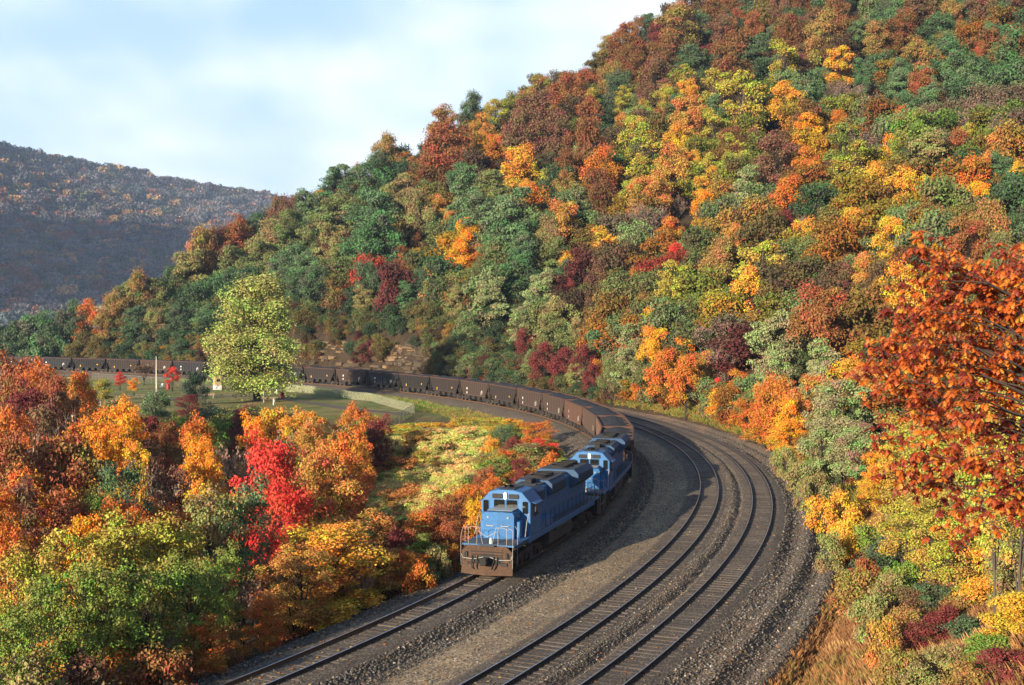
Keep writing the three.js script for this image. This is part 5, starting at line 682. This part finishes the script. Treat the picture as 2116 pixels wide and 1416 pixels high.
// ───────────────────────── the oak close to the camera ─────────────────────────
{
  const t = thing('oak_tree', 'orange-red oak with large lobed leaves reaching in from the edge, close to the camera', 'tree'), r = rng(2024), wood = new Wood();
  const leafShape = (seed) => { const q = rng(seed), L = [[0, 0.02], [0.12, 0.05], [0.2, 0.2], [0.3, 0.1], [0.42, 0.34], [0.52, 0.14], [0.68, 0.36], [0.74, 0.16], [0.86, 0.2], [1, 0.02]].map(([x, y]) => [x, y * (0.85 + 0.3 * q())]), P = [], I = []; L.forEach(([x, y]) => P.push(x, -0.04 - x * x * 0.18, y, x, x * x * -0.18 + 0.02, 0, x, -0.04 - x * x * 0.18, -y)); for (let i = 1; i < L.length; i++) { const a = i * 3, b = a - 3; I.push(b, a, a + 1, b, a + 1, b + 1, b + 1, a + 1, a + 2, b + 1, a + 2, b + 2); } const g = new THREE.BufferGeometry(); g.setAttribute('position', new THREE.BufferAttribute(new Float32Array(P), 3)); g.setIndex(I); g.computeVertexNormals(); return g; };
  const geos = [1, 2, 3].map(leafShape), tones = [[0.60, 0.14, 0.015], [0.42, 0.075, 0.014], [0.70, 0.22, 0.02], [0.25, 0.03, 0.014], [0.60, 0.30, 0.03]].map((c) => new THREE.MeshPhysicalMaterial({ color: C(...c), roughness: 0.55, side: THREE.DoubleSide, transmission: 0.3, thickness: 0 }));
  const Z0 = 17.5, root = at(2230, 1500, Z0), crotch = at(2240, 1060, Z0), head = at(2135, 560, Z0 - 0.3); root.y = ground(root.x, Z0) - 0.3;
  wood.limb([root, root.clone().lerp(crotch, 0.5), crotch, crotch.clone().lerp(head, 0.5).add(V3(0.12, 0, 0)), head], 0.13, 0.035, 8);
  const tips = [[1885, 505], [1925, 530], [1975, 540], [1900, 575], [1955, 590], [2010, 600], [1858, 600], [1890, 640], [1850, 665], [1945, 650], [2000, 660], [1815, 700], [1870, 705], [1920, 715], [1790, 735], [1835, 765], [1885, 770], [1950, 745], [1800, 790], [1850, 810], [1910, 825], [1960, 800], [2010, 730], [2040, 640], [1880, 850], [1935, 870], [1985, 850], [2060, 570], [2105, 560], [2115, 610], [2100, 660], [2120, 700], [1830, 920], [1870, 945], [1905, 930], [1950, 960], [1840, 985], [1890, 1005], [1940, 1010], [1990, 940], [1960, 1050], [1970, 1100], [2040, 900], [2085, 930], [2060, 985], [2110, 1000], [2080, 1050], [2115, 1060], [2050, 1040], [2150, 620], [2160, 720], [2150, 860], [2150, 960], [2030, 820], [1925, 615], [1980, 700], [2060, 620], [2090, 640], [2050, 700], [2080, 720], [2110, 760], [2060, 780], [2100, 820], [2030, 760], [2020, 580], [2070, 520], [2112, 520], [2000, 780], [2045, 860], [1990, 560], [1960, 640], [2095, 880], [1900, 680], [1850, 740]];
  const mats4 = [], sprays = [];
  for (const [px, py] of tips) {
    const e = at(px + (r() - 0.5) * 20, py + (r() - 0.5) * 20, Z0 + (r() - 0.5) * 2.4), low = py > 890, b = low ? crotch.clone().lerp(head, 0.3 - 0.55 * r()).add(V3(0.1 + 0.5 * r(), 0.3 * (r() - 0.5), 0.6 * (r() - 0.5))) : crotch.clone().lerp(head, clamp((1010 - py) / 560 - 0.12 + 0.15 * r())), m = b.clone().lerp(e, 0.55).add(V3(0, 0.12 + 0.1 * r(), 0)); m.addScaledVector(dir(r), 0.12); wood.limb([b, b.clone().lerp(m, 0.5).addScaledVector(dir(r), 0.08), m, e], 0.019, 0.005, 5);
    for (let k = 0; k < 3; k++) { const q = m.clone().lerp(e, 0.2 + 0.3 * k), f = q.clone().addScaledVector(dir(r), 0.28); wood.limb([q, f], 0.007, 0.003, 3); }
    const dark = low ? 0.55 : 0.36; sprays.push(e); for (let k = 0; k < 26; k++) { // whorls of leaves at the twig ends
      const u = Math.pow(r(), 0.6), c = m.clone().lerp(e, 0.35 + 0.75 * u).addScaledVector(dir(r), 0.32 * Math.sqrt(r())), a0 = r() * 6.3, x0 = r(), tilt = -0.35 - 0.5 * r(), big = 0.074 + 0.036 * r();
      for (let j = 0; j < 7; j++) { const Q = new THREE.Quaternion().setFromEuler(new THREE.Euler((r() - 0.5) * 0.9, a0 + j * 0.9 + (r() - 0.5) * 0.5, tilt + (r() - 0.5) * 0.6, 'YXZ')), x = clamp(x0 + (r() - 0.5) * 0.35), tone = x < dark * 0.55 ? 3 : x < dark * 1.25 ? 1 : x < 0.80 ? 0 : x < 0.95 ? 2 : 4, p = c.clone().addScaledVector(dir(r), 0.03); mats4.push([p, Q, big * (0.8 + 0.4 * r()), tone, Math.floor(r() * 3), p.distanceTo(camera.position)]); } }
  }
  part('trunk', wood.build(), std(0.06, 0.05, 0.045, 0.95), t);
  mats4.sort((a, b) => a[5] - b[5]); const rest = [[], [], [], [], []], X = new THREE.Matrix4();
  mats4.forEach(([p, Q, sz, tone, g], i) => { X.compose(p, Q, V3(sz, sz, sz)); if (i < 290) { const m = part('leaf', geos[g], tones[tone], t); m.applyMatrix4(X); } else rest[tone].push(geos[g].clone().applyMatrix4(X)); });
  rest.forEach((l, k) => { if (l.length) { const m = part('foliage', mergeGeometries(l), tones[k], t); m.userData.kind = 'stuff'; } });
}

// ───────────────────────── labels of the single trees and bushes ─────────────────────────
{
  const hue = { G: 'blue-green', g: 'dark-green', s: 'sage-green', q: 'olive-green', l: 'leaf-green', L: 'yellow-green', p: 'pale-yellow', w: 'pale-green', Y: 'golden', y: 'bright-gold', O: 'orange', R: 'rust-red', D: 'dark-brown', o: 'olive-brown', T: 'tan', r: 'scarlet', c: 'crimson', S: 'evergreen', B: 'bare-grey', W: 'bare-white' };
  const shape = { round: 'round', broad: 'broad', layer: 'feathery', ovate: 'egg-shaped', airy: 'slender', fine: 'bushy', feather: 'airy', bush: 'low', willow: 'wide', bare: 'twiggy', stark: 'leafless', spruce: 'pointed' };
  const groups = { hill: 'autumn trees on the hillside above the train', valley: 'autumn trees and bushes in the valley below the track', bank: 'pale bushes on the bank inside the bend', near: 'trees and bushes beside the outer track', far: 'trees at the foot of the far mountain', park: 'trees on the park lawn' };
  const place = (p) => {
    if (p.zone === 'park') return 'on the lawn'; if (p.zone === 'far') return 'below the far mountain'; if (p.zone === 'bank') return p.X < 900 ? 'below the fence corner' : 'inside the bend';
    if (p.zone === 'near') return p.Y < 950 ? 'beyond the grassy bank' : p.Y < 1150 ? 'beside the gravel edge' : 'in the near bank';
    if (p.zone === 'valley') return p.Y < 880 ? 'below the lawn' : p.Y < 1080 ? 'in the valley' : p.X < 520 ? 'in the near valley' : 'beside the lead locomotive';
    const row = p.Y < 200 ? 'high' : p.Y < 400 ? 'upslope' : p.Y < 600 ? 'mid-slope' : 'low'; return row + ' ' + (p.X < 330 ? 'over the distant cars' : p.X < 640 ? 'behind the lone tree' : p.X < 900 ? 'over the ledges' : p.X < 1150 ? 'over the hoppers' : p.X < 1350 ? 'over the engines' : p.X < 1600 ? 'over empty tracks' : p.X < 1830 ? 'over the bank' : 'behind the oak');
  };
  for (const p of plants) { [p.X, p.Y] = toPixel(p.o.position.clone().add(V3(0, p.height * 0.6, 0))); p.hue = hue[p.sp]; p.noun = p.form === 'bush' ? 'bush' : 'tree'; }
  const seen = new Set(plants.map((p) => p.label).filter(Boolean));
  const rel = (a, b) => { const dx = a.X - b.X, dy = (a.Y - b.Y) * 1.1; return Math.abs(dy) > Math.abs(dx) ? (dy > 0 ? 'under' : 'over') : 'beside'; };
  for (const p of plants) {
    let label = p.label;
    if (!label) {
      const size = p.w > 95 ? 'large' : p.w < 42 ? 'small' : 'mid-sized', near = plants.filter((q) => q !== p && q.hue !== p.hue && Math.abs(q.Y - p.Y) < 260 && Math.abs(q.X - p.X) < 260).sort((a, b) => (a.X - p.X) ** 2 + (a.Y - p.Y) ** 2 - (b.X - p.X) ** 2 - (b.Y - p.Y) ** 2).slice(0, 14), heads = [`${size} ${p.hue} ${p.noun}`, `${p.hue} ${shape[p.form]} ${p.noun}`], tries = [];
      near.forEach((a, i) => near.slice(0, i).forEach((b) => { if (a.hue !== b.hue) for (const h of heads) tries.push([i, `${h} ${place(p)}, ${rel(p, b)} ${b.hue} and ${rel(p, a)} ${a.hue} ones`]); }));
      tries.sort((a, b) => a[0] - b[0]); label = tries.map((t) => t[1]).find((t) => !seen.has(t)) ?? [', among others like it', ', topmost of its clump', ', lowest of its clump', ', at the edge of its clump'].flatMap((e) => heads.map((h) => `${h} ${place(p)}${e}`)).find((t) => !seen.has(t));
      seen.add(label);
    }
    tag(p.o, label, p.noun, groups[p.zone]);
  }
}
scene.traverse((o) => { if (o.isMesh) { o.castShadow = true; o.receiveShadow = true; } });
renderer.render(scene, camera);
